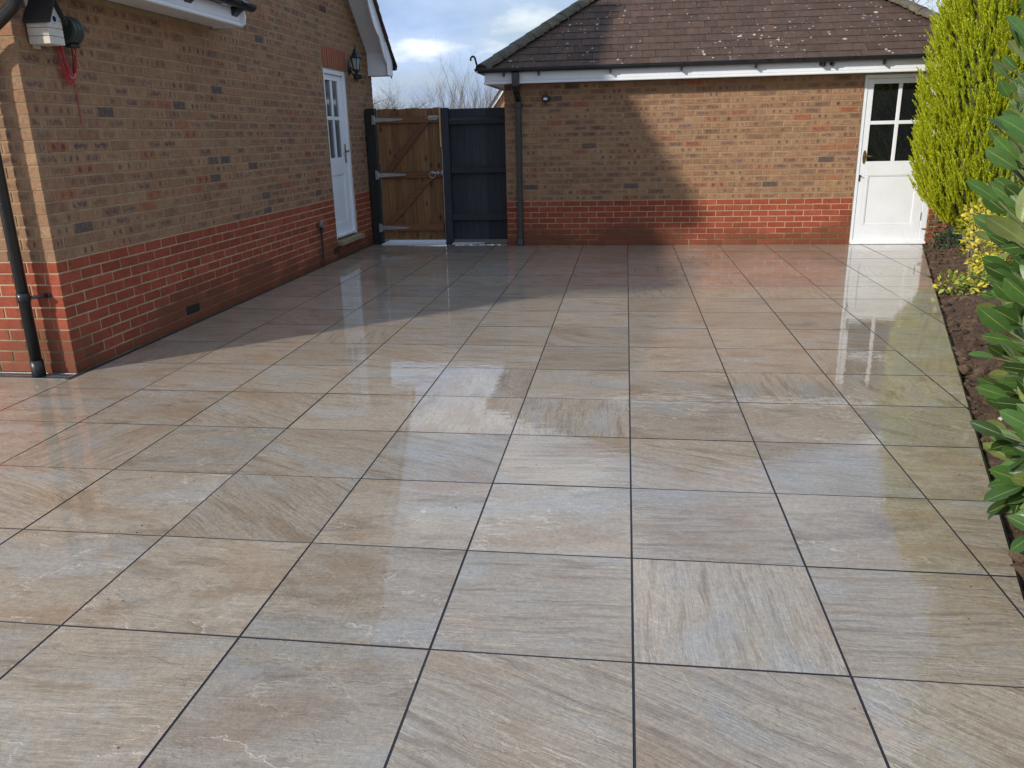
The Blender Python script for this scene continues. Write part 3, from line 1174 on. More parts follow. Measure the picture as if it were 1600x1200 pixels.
def hip_tiles(p, q, n0, name="hip_tile", parent=None):
    p, q = Vector(p), Vector(q)
    d = (q - p)
    L = d.length
    d.normalize()
    sidev = d.cross(Vector((0, 0, 1))).normalized()
    up = sidev.cross(d)
    step = 0.30
    k = 0
    while k * step < L and k < n0:
        a = p + d * (k * step)
        b = MB()
        v = []
        n = 9
        for (s, rr_) in ((-0.01, 0.136), (step + 0.03, 0.124)):
            for rad in (rr_, rr_ - 0.016):
                for i in range(n):
                    an = math.pi * i / (n - 1)
                    v.append((a + d * s + sidev * math.cos(an) * rad + up * (math.sin(an) * rad * 0.60 - 0.012 + rnd.uniform(-.002, .002)))[:])
        fs = []
        for i in range(n - 1):
            fs += [(i, i + 1, 2 * n + i + 1, 2 * n + i), (n + i, 3 * n + i, 3 * n + i + 1, n + i + 1), (i, n + i, n + i + 1, i + 1), (2 * n + i, 2 * n + i + 1, 3 * n + i + 1, 3 * n + i)]
        fs += [(0, 2 * n, 3 * n, n), (n - 1, 2 * n - 1, 4 * n - 1, 3 * n - 1)]
        if k == 0:
            fs.append(tuple(range(n)))
        b.add(v, fs)
        b.build(name, M_HIP, parent)
        k += 1
    # bedding mortar under the tiles
    m = MB()
    for i in range(int(L / 0.045)):
        a = p + d * (i * 0.045 + rnd.uniform(-.03, .03))
        for sg in (-1, 1):
            c = a + sidev * sg * rnd.uniform(0.114, 0.134) - up * rnd.uniform(0.0, 0.02)
            s_ = rnd.uniform(0.010, 0.026)
            m.add([(c + sidev * s_ * x_ + d * s_ * 1.6 * y_ + up * s_ * 0.8 * z_)[:] for x_, y_, z_ in ((1, 0, 0), (-1, 0, 0), (0, 1, 0), (0, -1, 0), (0, 0, 1), (0, 0, -1))],
                  [(0, 2, 4), (2, 1, 4), (1, 3, 4), (3, 0, 4), (2, 0, 5), (1, 2, 5), (3, 1, 5), (0, 3, 5)])
    stuff(m.build("hip_mortar", M_HIP, parent))


hip_tiles((rx0 + 0.02, ry0 + 0.02, rz + 0.035), (rxm0, ridge_y0, ztop + 0.03), 12, parent=roof)
hip_tiles((rx1 - 0.02, ry0 + 0.02, rz + 0.035), (rxm1, ridge_y0, ztop + 0.03), 12, parent=roof)
# curled hip iron at the left corner
hi = MB()
hp = []
for k in range(10):
    a = math.pi * 1.15 * k / 9
    hp.append((rx0 - 0.058 - 0.030 + 0.030 * math.cos(a), ry0 - 0.02, rz + 0.150 + 0.034 * math.sin(a)))
hi.tube([(rx0 + 0.06, ry0 + 0.02, rz - 0.01), (rx0 - 0.02, ry0 - 0.01, rz + 0.03), (rx0 - 0.042, ry0 - 0.02, rz + 0.09)] + hp, [0.013] * 9 + [0.011, 0.011, 0.012, 0.014], 8)
hi.build("hip_iron", M_IRON, garage)


def paned_door(root, F, w0, w1, z0, z1, panes, panel, frame_l, frame_r, frame_t, depth, mpane, rail_z):
    """F maps (u, d, z) to world: u along the wall, d outward. Builds door > frame, leaf, pane, panel parts.
    panes = (u edges list, z edges list), panel = (u0, u1, z0, z1)"""
    def bx(mb, u0, u1, d0, d1, za, zb, c=0.004):
        b = MB()
        b.box(u0, u1, d0, d1, za, zb, c)
        mb.add([F(*v) for v in b.v], b.f)
    door = bpy.data.objects.new("door", None)
    COL.objects.link(door)
    door.parent = root
    fr = MB()
    bx(fr, w0, w0 + frame_l, -depth - 0.06, -0.012, z0, z1)
    bx(fr, w1 - frame_r, w1, -depth - 0.06, -0.012, z0, z1)
    bx(fr, w0 + frame_l, w1 - frame_r, -depth - 0.06, -0.012, z1 - frame_t, z1)
    fr.build("door_frame", M_PAINT, door)
    l0, l1, lz0, lz1 = w0 + frame_l + 0.003, w1 - frame_r - 0.003, z0 + 0.006, z1 - frame_t - 0.004
    d0, d1 = -depth - 0.045, -depth
    ue, ze = panes
    lf = MB()
    bx(lf, l0, ue[0], d0, d1, lz0, lz1)
    bx(lf, ue[-1], l1, d0, d1, lz0, lz1)
    bx(lf, ue[0], ue[-1], d0, d1, ze[-1], lz1, 0.002)
    bx(lf, ue[0], ue[-1], d0, d1, panel[3], ze[0], 0.002)
    bx(lf, ue[0], ue[-1], d0, d1, lz0, panel[2], 0.002)
    if panel[0] > ue[0]:
        bx(lf, ue[0], panel[0], d0, d1, panel[2], panel[3], 0.0)
    if panel[1] < ue[-1]:
        bx(lf, panel[1], ue[-1], d0, d1, panel[2], panel[3], 0.0)
    lf.build("door_leaf", M_PAINT, door)
    pn = MB()
    bx(pn, panel[0] - 0.002, panel[1] + 0.002, d0 + 0.008, d1 - 0.013, panel[2] - 0.002, panel[3] + 0.002, 0)
    # moulding round the panel
    for (a, b, c_, d_) in ((panel[0], panel[0] + 0.014, panel[2], panel[3]), (panel[1] - 0.014, panel[1], panel[2], panel[3]),
                           (panel[0] + 0.014, panel[1] - 0.014, panel[2], panel[2] + 0.014), (panel[0] + 0.014, panel[1] - 0.014, panel[3] - 0.014, panel[3])):
        bx(pn, a, b, d1 - 0.013, d1 - 0.004, c_, d_, 0.003)
    pn.build("door_panel", M_PAINT, door)
    bars = MB()
    mw = 0.022
    for i in range(1, len(ue) - 1):
        bx(bars, ue[i] - mw, ue[i] + mw, d0 + 0.01, d1 - 0.002, ze[0], ze[-1], 0.004)
    for i in range(1, len(ze) - 1):
        for k in range(len(ue) - 1):
            a = ue[k] + (mw if k > 0 else 0)
            b = ue[k + 1] - (mw if k < len(ue) - 2 else 0)
            bx(bars, a, b, d0 + 0.01, d1 - 0.003, ze[i] - mw, ze[i] + mw, 0.004)
    bars.build("glazing_bar", M_PAINT, door)
    for i in range(len(ue) - 1):
        for k in range(len(ze) - 1):
            a = ue[i] + (mw if i > 0 else 0)
            b = ue[i + 1] - (mw if i < len(ue) - 2 else 0)
            c_ = ze[k] + (mw if k > 0 else 0)
            d_ = ze[k + 1] - (mw if k < len(ze) - 2 else 0)
            p = MB()
            bx(p, a - 0.002, b + 0.002, d0 + 0.012, d0 + 0.024, c_ - 0.002, d_ + 0.002, 0)
            p.build("pane", mpane, door)
    return door, d1


FG = lambda u, d, z: (u, Y_GAR - d, z)
gdoor, dd = paned_door(garage, FG, gd0, gd1, 0.012, 2.085, ([3.005, 3.325, 3.648], [1.045, 1.515, 1.978]), (3.045, 3.665 - 0.02, 0.245, 0.872), 0.045, 0.075, 0.045, 0.022, M_PANE, 0.95)
h = MB()
h.prism([(2.972 + 0.021 * math.cos(a) , 1.10 + 0.085 * math.sin(a)) for a in [2 * math.pi * k / 20 for k in range(20)]], Y_GAR - dd - 0.008, Y_GAR - dd, 'y')
h.tube([(2.972, Y_GAR - dd - 0.006, 1.115), (2.972, Y_GAR - dd - 0.05, 1.115)], 0.012, 10)
h.tube([(2.972, Y_GAR - dd - 0.05, 1.115), (3.03, Y_GAR - dd - 0.052, 1.112), (3.055, Y_GAR - dd - 0.04, 1.11)], 0.009, 8)
h.build("door_handle", M_BRASS, gdoor)
h = MB()
h.box(2.93, 2.948, Y_GAR - dd - 0.012, Y_GAR - dd, 0.80, 0.88, 0.003)
h.tube([(2.94, Y_GAR - dd - 0.01, 0.87), (2.955, Y_GAR - dd - 0.04, 0.865)], 0.006, 6)
h.build("bolt", M_IRON, gdoor)
for z in (0.30, 1.85):
    h = MB()
    h.box(3.738, 3.752, Y_GAR + 0.008, Y_GAR + 0.02, z, z + 0.10, 0.002)
    h.build("hinge", M_GALV, gdoor)
ws = MB()
ws.prism([(Y_GAR - 0.055, 0.005), (Y_GAR + 0.03, 0.005), (Y_GAR + 0.03, 0.05), (Y_GAR - 0.045, 0.03)], gd0 + 0.006, gd1 - 0.006, 'x')
ws.build("door_sill", M_PAINT, gdoor)
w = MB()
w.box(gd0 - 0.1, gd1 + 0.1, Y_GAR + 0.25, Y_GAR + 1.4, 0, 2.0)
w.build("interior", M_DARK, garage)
adopt(garage)

# small black sensor light on the garage wall
sl = thing("wall_light", "small round black wall light high on the garage wall near the downpipe", "wall light", (-1.103, 9.16, 1.85))
b = MB()
MM = Matrix.Translation((-1.103, 9.16, 1.912)) @ Matrix.Rotation(R(90), 4, 'X')
b.lathe([(0.048, 0), (0.052, 0.02), (0.050, 0.055), (0.044, 0.062)], 20, MM)
b.build("housing", M_BLACK, sl, smooth=False)
b = MB()
b.lathe([(0.043, 0.0615), (0.040, 0.066), (0.012, 0.069)], 20, MM)
b.build("lens", M_IRON, sl)
b = MB()
b.box(-1.103 - 0.024, -1.103 + 0.024, 9.16 - 0.078, 9.16 - 0.066, 1.893, 1.921, 0.003)
b.build("sensor_window", M_PAINT, sl)
adopt(sl)

# ================================================================== house
house = thing("house", "two tone brick house with white gable trim along the left of the patio", "house", (-6.0, 6.3, 0))
Y_BACK = 9.92
hz = 2.43
GP = 0.93
gy0, gyE = 5.20, 9.92                  # gable foot front and back (wall line)
gz_foot = 2.455
GZF, GPF = 3.45, 0.90                  # front eave of the gable and its slope
gapex = (gz_foot + GP * gyE - GZF + GPF * gy0) / (GPF + GP)


def gable_z(y):
    """underside of the verge at the wall"""
    return min(GZF + GPF * (y - gy0), gz_foot + GP * (gyE - y))


dy0, dy1, dz0, dz1 = 7.965, 8.785, 0.235, 2.295   # door opening
hc = X_HOUSE - 0.0035
w = MB()
for (a, b, z0, z1) in ((Y_FRONT + 0.0035, dy0, -0.05, hz), (dy1, Y_BACK - 0.007, -0.05, hz), (dy0, dy1, -0.05, dz0 - 0.07), (dy0, dy1, dz1, hz)):
    w.box(hc - 0.2, hc, a, b, z0, z1)
w.prism([(gy0 - 0.15, hz), (gyE - 0.007, hz), (gyE - 0.007, hz + 0.02), (gapex, gable_z(gapex) + 0.05), (gy0, GZF + 0.03), (gy0, hz + 0.02), (gy0 - 0.15, hz + 0.02)], hc - 0.2, hc, 'x')
w.box(-8.4, hc - 0.2, Y_FRONT + 0.0035, Y_FRONT + 0.2, -0.05, hz)
w.box(-8.4, hc - 0.2, Y_BACK - 0.2, Y_BACK - 0.007, -0.05, hz)
w.prism([(gy0 + 0.004, hz + 0.03), (gy0 + 0.2, hz + 0.03), (gy0 + 0.2, GZF + 0.15), (gy0 + 0.004, GZF)], -8.4, hc - 0.2, 'x')
hwall = w.build("wall", M_MORTAR, house)
W = Wall(hwall)
c = 0
vents = []
while c < 66:
    z = c * 0.075 + 0.0325
    if z > gable_z(gapex) - 0.05:
        break
    m = M_RED if c < 10 else M_BUFF
    zt = z + 0.033
    segs = []
    if zt < hz + 0.005:
        segs = [(Y_FRONT, Y_BACK)]
    else:
        segs = [(gy0 + max((zt - GZF) / GPF, 0.0), gyE - max((zt - gz_foot) / GP, 0))]
    for (a, b) in segs:
        cut = []
        if z + 0.032 > dz0 - 0.02 and z - 0.032 < dz1 - 0.02:
            cut = [(dy0, dy1)]
        if z - 0.03 < 2.545 and z + 0.03 > 2.30:
            cut = [(dy0 - 0.03, dy1 + 0.09)]
        parts = [(a, b)]
        for (q0, q1) in cut:
            parts = [(a, q0 - 0.005), (q1 + 0.005, b)]
        for (p0, p1) in parts:
            if p1 - p0 < 0.03:
                continue
            corner = abs(p0 - Y_FRONT) < 1e-4
            lst = cells(p0, p1, 0, 0.0)
            if corner:
                first = 0.215 if c % 2 == 0 else 0.1025
                lst = [(p0, p0 + first)] + [(l, min(r_, p1)) for l, r_ in cells(p0 + first + 0.01, p1, 0, 0.0)]
            else:
                # keep the bond of the wall going past the opening
                base = Y_FRONT + (0.225 if c % 2 == 0 else 0.1125)
                off = (base - p0) % 0.225
                lst = cells(p0, p1, 0, off)
            for (l, r_) in lst:
                if r_ - l < 0.02:
                    continue
                yc = (l + r_) / 2
                if (c == 1 and abs(yc - 4.28) < 0.11) or (c == 1 and abs(yc - 7.89) < 0.11) or (c == 39 and abs(yc - 8.13) < 0.11):
                    vents.append((yc, z, r_ - l, c))
                    continue
                dep = 0.1025 if (abs(l - Y_FRONT) < 1e-4 or abs(r_ - Y_BACK) < 1e-3) else 0.05
                W.add(SIDE(X_HOUSE, yc, z), r_ - l, dep, m)
    # front face (to -y) left of the corner
    if zt < hz + 0.005:
        first = 0.1025 if c % 2 == 0 else 0.215
        if c % 2 == 1:
            # the stretcher at the corner belongs to this face: its end shows on the side wall
            W.add(FRONT(X_HOUSE - 0.10 - 0.1125 / 2 - 0.0515, Y_FRONT, z), 0.215 - 0.1025 - 0.002 + 0.0005, 0.05, m) if False else None
        x = X_HOUSE - first - 0.01
        if c % 2 == 1:
            W.add(FRONT(X_HOUSE - 0.1025 - 0.05625, Y_FRONT, z), 0.1115, 0.1, m)
        while x > -5.0:
            L = min(0.215, x + 5.0)
            if L > 0.03:
                W.add(FRONT(x - L / 2, Y_FRONT, z), L, 0.05, m)
            x -= 0.225
    c += 1
W.finish()

# air bricks
for (yc, z, L, cc) in vents:
    b = MB()
    xo = X_HOUSE - 0.004
    b.box(xo - 0.05, X_HOUSE - 0.0015, yc - L / 2, yc + L / 2, z - 0.0325, z + 0.0325)
    for k in range(4):
        zz = z - 0.0325 + 0.0217 * k
        b.box(xo - 0.012, xo + 0.002, yc - L / 2, yc + L / 2, zz - 0.003, zz + 0.003)
    n = max(2, int(L / 0.024))
    for k in range(n + 1):
        yy = yc - L / 2 + L * k / n
        b.box(xo - 0.0119, xo + 0.001, yy - 0.003, yy + 0.003, z - 0.0324, z + 0.0324)
    o = b.build("air_brick", simple("dark_red_clay", (0.085, 0.025, 0.018), 0.8, 0.3, 20) if cc > 10 else M_IRON, house)

# soldier course over the door
b = MB()
b.box(X_HOUSE - 0.0028, X_HOUSE + 0.0012, dy0 - 0.013, dy0 - 0.012 + 0.075 * 12 - 0.01, 2.31, 2.541)
b.build('lintel_mortar', M_MORTAR, house)
n = 12
for k in range(n):
    y = dy0 - 0.012 + 0.075 * k + 0.0325
    M = Matrix.Translation((X_HOUSE + 0.002, y, 2.425)) @ Matrix.Rotation(R(90), 4, 'Z') @ Matrix.Rotation(R(90), 4, 'Y')
    link("soldier_brick", brick_mesh(0.235, 0.063, 0.1, M_RED), house, M)

# white door at the far end of the side wall
FH = lambda u, d, z: (X_HOUSE + d, u, z)
hdoor, hd = paned_door(house, FH, dy0, dy1, dz0, dz1, ([8.105 - 0.02, 8.315, 8.545], [1.235, 1.715, 2.165]), (8.095, 8.545, 0.42, 1.03), 0.055, 0.075, 0.06, 0.035, M_PANE2, 1.1)
h = MB()
h.box(X_HOUSE - hd * 0 - 0.035, X_HOUSE - 0.026, 8.615, 8.65, 1.16, 1.40, 0.003)
h.tube([(X_HOUSE - 0.03, 8.632, 1.31), (X_HOUSE + 0.02, 8.632, 1.31)], 0.010, 8)
h.tube([(X_HOUSE + 0.02, 8.632, 1.31), (X_HOUSE + 0.024, 8.57, 1.305), (X_HOUSE + 0.012, 8.53, 1.30)], 0.009, 8)
h.build("door_handle", M_BRASS, hdoor)
h = MB()
h.prism([(0.238, -0.08), (0.25, 0.035), (0.225, 0.035), (0.215, -0.08)], dy0 + 0.06, dy1 - 0.07, 'x')
wb = MB()
wb.add([(X_HOUSE - 0.02 + p[2], p[0], p[1] + 0.03) for p in h.v], h.f)
wb.build("weather_bar", M_PAINT, hdoor)
s = MB()
s.prism([(X_HOUSE - 0.12, 0.170), (X_HOUSE + 0.062, 0.158), (X_HOUSE + 0.062, 0.208), (X_HOUSE - 0.12, 0.228)], dy0 - 0.0, dy1 + 0.11, 'y')
s.build("door_sill", M_SILL, house)

# main gable: soffit, bargeboard, eave box, tiles
VX = -3.39                                   # outer face of the bargeboard
vz = lambda y: gable_z(y) + 0.035
s = MB()
yE = gyE + 0.0
for (ya, yb) in ((gy0 - 0.2, gapex), (gyE - 0.0, gapex)):
    za, zb = gable_z(ya) , gable_z(yb)
    s.add([(X_HOUSE, ya, za), (VX - 0.02, ya, za), (VX - 0.02, yb, zb), (X_HOUSE, yb, zb),
           (X_HOUSE, ya, za + 0.012), (VX - 0.02, ya, za + 0.012), (VX - 0.02, yb, zb + 0.012), (X_HOUSE, yb, zb + 0.012)],
          [(0, 1, 2, 3), (4, 7, 6, 5), (0, 4, 5, 1), (1, 5, 6, 2), (2, 6, 7, 3), (3, 7, 4, 0)])
s.build("soffit", M_UPVC, house)


def bargeboard(y_foot, y_top, sgn):
    """scalloped board following the slope; sgn = +1 when y grows up the slope"""
    L = abs(y_top - y_foot)
    top, bot = [], []
    n = 60
    for i in range(n + 1):
        y = y_foot + sgn * L * i / n
        zc = (gz_foot + GP * (L * i / n) if sgn < 0 else GZF - 0.18 + GPF * (L * i / n)) + 0.075
        top.append((y, zc))
        # scallops: a bold swell between small steps
        d = L * i / n
        ph = (d - 0.10) / 0.44
        fr = ph - math.floor(ph)
        sc = 0.055 * math.sin(math.pi * min(1.0, fr / 0.86)) if fr < 0.86 else -0.012
        if d < 0.16:
            sc = 0.0
        bot.append((y, zc - 0.255 - sc))
    return top, bot


for (yf, yt, sgn) in ((gy0 - 0.2, gapex, 1), (gyE + 0.06, gapex, -1)):
    top, bot = bargeboard(yf, yt, sgn)
    foot = [(yf, gz_foot - 0.145), (yf - sgn * 0.0, gz_foot - 0.145)]
    b = MB()
    for i in range(len(top) - 1):
        b.prism([bot[i], bot[i + 1], top[i + 1], top[i]], VX - 0.018, VX, 'x')
    b.build("bargeboard", M_UPVC, house)
# boxed eave at the far end and at the wing
b = MB()
b.prism([(9.765, 2.305), (9.985, 2.305), (9.985, 2.47), (9.765, 2.655)], X_HOUSE + 0.001, VX - 0.019, 'x')
b.prism([(9.72, 2.305), (9.985, 2.305), (9.985, 2.50), (9.72, 2.735)], VX + 0.001, VX + 0.013, 'x')
b.build("eave_box", M_UPVC, house)
b = MB()
b.box(X_HOUSE + 0.001, VX - 0.03, gy0 + 0.06, gy0 + 0.22, 2.60, 2.78, 0.004)
b.build("roof_end_trim", M_UPVC, house)
b = MB()
b.prism([(gy0 - 0.2, GZF - 0.28), (gy0 - 0.002, GZF - 0.28), (gy0 - 0.002, GZF), (gy0 - 0.2, GZF - 0.18)], -8.4, VX - 0.019, 'x')
b.build("eave_box", M_UPVC, house)
# tiles of the main roof, course by course, each with its own verge end
for (yf, sgn, nm) in ((gyE + 0.19, -1, 0), (gy0 - 0.26, 1, 1)):
    L = abs(gapex - yf)
    tb = MB()
    n = int(L * math.hypot(1, GP) / 0.165)
    ch = 1 / math.hypot(1, GP)
    zf, sl_ = (gz_foot + 0.085 - GP * 0.12, GP) if sgn < 0 else (GZF + 0.085 - GPF * 0.26, GPF)
    for k in range(n + 1):
        d = k * 0.165 * ch
        z = zf + sl_ * d
        y = yf + sgn * d
        ln = 0.24 * ch
        # thick lower edge, tucked under the next course
        za, zb = z, z + sl_ * ln - 0.018
        tb.prism([(y, za), (y, za + 0.03), (y + sgn * ln, zb + 0.022), (y + sgn * ln, zb)], -9.0, VX + 0.045 + rnd.uniform(-0.006, 0.006), 'x', rn=rnd.random())
    stuff(tb.build("roof_tiles", M_TILE2, house, attrs=True))
b = MB()
zt = gable_z(gapex) + 0.12
b.tube([(-9.0, gapex, zt), (VX + 0.05, gapex, zt)], 0.11, 10)
b.build("ridge_tile", M_HIP, house)
b = MB()
gutter(b, (VX + 0.04, gyE + 0.155, 2.44), (-9.0, gyE + 0.155, 2.44))
b.build("gutter", M_BLACK, house)

# front wing: fascia and soffit along the side wall and the front, unseen roof slab above, pitch kept shallow for its shadow
fy1 = 5.235
FXW = -3.40
fb = 2.418
f = MB()
f.prism([(FXW - a, fb + b) for a, b in prof] , Y_FRONT - 0.30, fy1, 'y')
f.prism([(Y_FRONT - 0.30 + a, fb + b) for a, b in prof], -8.4, FXW - 0.021, 'x')
f.build("fascia", M_UPVC, house)
e = MB()
e.prism([(FXW - 0.26, fb + 0.001), (FXW + 0.004, fb - 0.004), (FXW + 0.035, fb + 0.02), (FXW + 0.048, fb + 0.07), (FXW + 0.045, fb + 0.125), (FXW - 0.26, fb + 0.13)], fy1 + 0.001, fy1 + 0.022, 'y')
e.build("fascia_end", M_UPVC, house)
s = MB()
s.box(X_HOUSE + 0.001, FXW - 0.021, Y_FRONT - 0.28, fy1, fb + 0.014, fb + 0.024)
s.box(-8.4, X_HOUSE, Y_FRONT - 0.28, Y_FRONT - 0.001, fb + 0.014, fb + 0.024)
s.build("soffit", M_UPVC, house)
b = MB()
gutter(b, (FXW + 0.062, fy1 + 0.12, 2.60), (FXW + 0.062, Y_FRONT - 0.37, 2.60))
gutter(b, (FXW + 0.062, Y_FRONT - 0.362, 2.60), (-8.4, Y_FRONT - 0.362, 2.60))
b.build("gutter", M_BLACK, house)
for y in (4.35, 5.13):
    b = MB()
    b.prism([(FXW + 0.001, 2.49), (FXW + 0.06, 2.535), (FXW + 0.12, 2.59), (FXW + 0.115, 2.61), (FXW + 0.001, 2.56)], y - 0.05, y + 0.05, 'y')
    b.build("gutter_bracket", M_BLACK, house)
wr = MB()
rz2 = 2.60
wr.prism([(FXW + 0.03, rz2 - 0.02), (FXW + 0.03, rz2 + 0.01), (-6.2, rz2 + 0.42 * 2.83), (-8.6, rz2 + 0.02), (-8.6, rz2 - 0.02)], Y_FRONT - 0.33, 5.05, 'y')
wr.build("wing_roof", M_TILE2, house)

# downpipe at the front corner with a swan neck up to the gutter
d = MB()
dpx, dpy = -3.895, Y_FRONT - 0.085
d.tube([(dpx, dpy, 0.01), (dpx, dpy, 1.93), (dpx + 0.02, dpy - 0.01, 2.02), (dpx + 0.10, dpy - 0.02, 2.085), (dpx + 0.40, dpy - 0.10, 2.235), (dpx + 0.50, dpy - 0.18, 2.30), (FXW + 0.02, Y_FRONT - 0.36, 2.42), (FXW + 0.02, Y_FRONT - 0.362, 2.56)], 0.036, 16)
d.tube([(dpx, dpy, 0.0), (dpx, dpy, 0.11)], 0.042, 16)
d.tube([(dpx, dpy, 0.50), (dpx, dpy, 0.56)], 0.0405, 16)
d.tube([(dpx, dpy, 1.88), (dpx, dpy, 1.95)], 0.0415, 16)
d.tube([(dpx + 0.03, dpy, 0.53), (dpx + 0.10, dpy + 0.03, 0.53), (dpx + 0.112, dpy + 0.078, 0.53)], 0.011, 8)
d.box(dpx + 0.085, dpx + 0.135, Y_FRONT - 0.012, Y_FRONT - 0.002, 0.515, 0.545, 0.003)
d.build("downpipe", M_BLACK, house, smooth=True)
adopt(house)

# steel channel drain along the front wall
dr = thing("channel_drain", "narrow steel channel drain along the foot of the house front wall beside the downpipe", "drain", (-4.6, 2.665, 0))
b = MB()
b.box(-8.4, -3.675, 2.600, 2.606, -0.04, 0.001)
b.box(-8.4, -3.675, 2.724, 2.730, -0.04, 0.001)
b.box(-3.675, -3.669, 2.600, 2.730, -0.04, 0.001)
b.box(-8.4, -3.675, 2.606, 2.724, -0.045, -0.030)
b.build("channel_frame", M_GALV, dr)
b = MB()
b.box(-8.4, -3.676, 2.607, 2.622, -0.006, -0.001)
b.box(-8.4, -3.676, 2.708, 2.7235, -0.006, -0.001)
b.box(-8.4, -3.676, 2.660, 2.670, -0.006, -0.0015)
x = -5.2
while x < -3.68:
    b.box(x, x + 0.007, 2.622, 2.660, -0.006, -0.0012)
    b.box(x, x + 0.007, 2.670, 2.708, -0.006, -0.0012)
    x += 0.016
b.build("grate", M_STEEL, dr)
adopt(dr)

# ------------------------------------------------------------------ things on the house wall
bh = thing("bird_box", "cream wooden bird box with black pitched roof high on the house wall corner", "bird box", (X_HOUSE, 2.92, 2.06))
y0, y1, x1 = 2.850, 2.985, -3.525
zb_, ze_, za_ = 2.060, 2.200, 2.318
ym = (y0 + y1) / 2
for k in range(3):
    z0 = zb_ + k * (ze_ - zb_) / 3
    z1 = zb_ + (k + 1) * (ze_ - zb_) / 3 - 0.0025
    b = MB()
    b.box(X_HOUSE + 0.012, x1, y0, y1, z0, z1, 0.0022)
    b.build("board", M_BIRD, bh)
b = MB()
b.prism([(y0 + 0.001, ze_), (y1 - 0.001, ze_), (ym, za_ - 0.012)], X_HOUSE + 0.012, x1 - 0.001, 'x')
b.build("gable_board", M_BIRD, bh)
b = MB()
for sg, ya in ((1, y0 - 0.014), (-1, y1 + 0.014)):
    zlow = ze_ + 0.006 - 0.014 * (za_ - ze_) / (ym - y0)
    b.prism([(ya, zlow - 0.006), (ya, zlow + 0.012), (ym, za_ + 0.012), (ym, za_ - 0.006)], X_HOUSE + 0.006, x1 + 0.03, 'x')
b.build("roof", M_BIRDROOF, bh)
b = MB()
MX = Matrix.Translation((x1, ym, 2.205)) @ Matrix.Rotation(R(90), 4, 'Y')
b.lathe([(0.017, -0.001), (0.017, 0.0012)], 18, MX)
b.build("entrance_hole", M_DARK, bh)
b = MB()
for k in range(18):
    a0, a1 = 2 * math.pi * k / 18, 2 * math.pi * (k + 1) / 18
    b.add([MX @ Vector((r_ * math.cos(a), r_ * math.sin(a), zz)) for a in (a0, a1) for r_ in (0.018, 0.030) for zz in (-0.001, 0.003)],
          [(1, 3, 7, 5), (2, 6, 7, 3), (0, 1, 5, 4)])
b.build("entrance_ring", simple("pale_blue_plate", (0.42, 0.47, 0.58), 0.45, 0.15, 20), bh)
b = MB()
b.box(X_HOUSE + 0.001, X_HOUSE + 0.012, ym - 0.03, ym + 0.03, zb_ - 0.02, za_ + 0.03)
b.build("back_board", M_BIRD, bh)
adopt(bh)

rl = thing("line_reel", "round dark green line reel on the house wall beside the bird box", "reel", (X_HOUSE, 3.13, 2.08))
MY = Matrix.Translation((X_HOUSE + 0.085, 3.18, 2.165)) @ Matrix.Rotation(R(90), 4, 'X')
b = MB()
b.lathe([(0.080, 0.0), (0.086, 0.006), (0.086, 0.022), (0.080, 0.026), (0.080, 0.036), (0.086, 0.040), (0.086, 0.058), (0.080, 0.062), (0.080, 0.074), (0.086, 0.078), (0.084, 0.098), (0.070, 0.102)], 28, MY)
b.build("drum", M_REEL, rl)
b = MB()
b.box(X_HOUSE + 0.001, X_HOUSE + 0.02, 3.09, 3.17, 2.08, 2.25, 0.004)
b.build("bracket", M_IRON, rl)
b = MB()
b.box(X_HOUSE + 0.07, X_HOUSE + 0.13, 3.085, 3.175, 2.062, 2.085, 0.006)
b.build("outlet", M_BLACK, rl)
adopt(rl)

cc = thing("cable_coil", "loose coil of red cable hanging on the house wall below the reel", "cable", (X_HOUSE, 3.15, 1.84))
for k in range(6):
    b = MB()
    pts = []
    yc, w_, zt_, zl = 3.155 + rnd.uniform(-.012, .012), 0.082 + rnd.uniform(-.018, .012), 2.105, 1.845 + k * 0.012
    for i in range(25):
        a = math.pi * i / 24
        pts.append((X_HOUSE + 0.03 + k * 0.005, yc - w_ * math.cos(a) * (1 - 0.12 * math.sin(a)) , zt_ - (zt_ - zl) * math.sin(a) ** 0.8))
    b.tube(pts, 0.0042, 6)
    b.build("loop", M_RED_CABLE if k != 3 else simple("pale_pink_cord", (0.55, 0.32, 0.30), 0.5), cc)
b = MB()
b.tube([(X_HOUSE + 0.03, 3.20, 1.98), (X_HOUSE + 0.015, 3.215, 1.86), (X_HOUSE + 0.008, 3.225, 1.72), (X_HOUSE + 0.006, 3.228, 1.60)], 0.0028, 6)
b.build("tail", M_RED_CABLE, cc)
b = MB()
b.tube([(X_HOUSE + 0.08, 3.16, 2.08), (X_HOUSE + 0.05, 3.22, 2.02), (X_HOUSE + 0.02, 3.30, 1.93)], 0.0025, 5)
b.build("cord_end", M_BATTEN, cc)
adopt(cc)

# coach lantern beside the house door
ln = thing("wall_lantern", "black coach lantern on a bracket beside the white house door", "lantern", (X_HOUSE, 8.93, 2.15))
ly, lx = 8.70 + 0.06, -3.53
ly = 8.785
b = MB()
MX = Matrix.Translation((X_HOUSE, 8.93, 2.345)) @ Matrix.Rotation(R(90), 4, 'Y')
b.lathe([(0.045, 0), (0.045, 0.012), (0.030, 0.022), (0.012, 0.026)], 16, MX @ Matrix.Scale(1.8, 4, (1, 0, 0)))
b.build("wall_plate", M_IRON, ln)
b = MB()
b.tube([(X_HOUSE + 0.02, 8.93, 2.33), (X_HOUSE + 0.06, 8.90, 2.27), (lx + 0.01, ly + 0.02, 2.255), (lx, ly, 2.275), (lx, ly, 2.31)], 0.011, 8)
b.tube([(X_HOUSE + 0.02, 8.93, 2.37), (X_HOUSE + 0.07, 8.89, 2.32), (lx - 0.03, ly + 0.03, 2.31)], 0.007, 8)
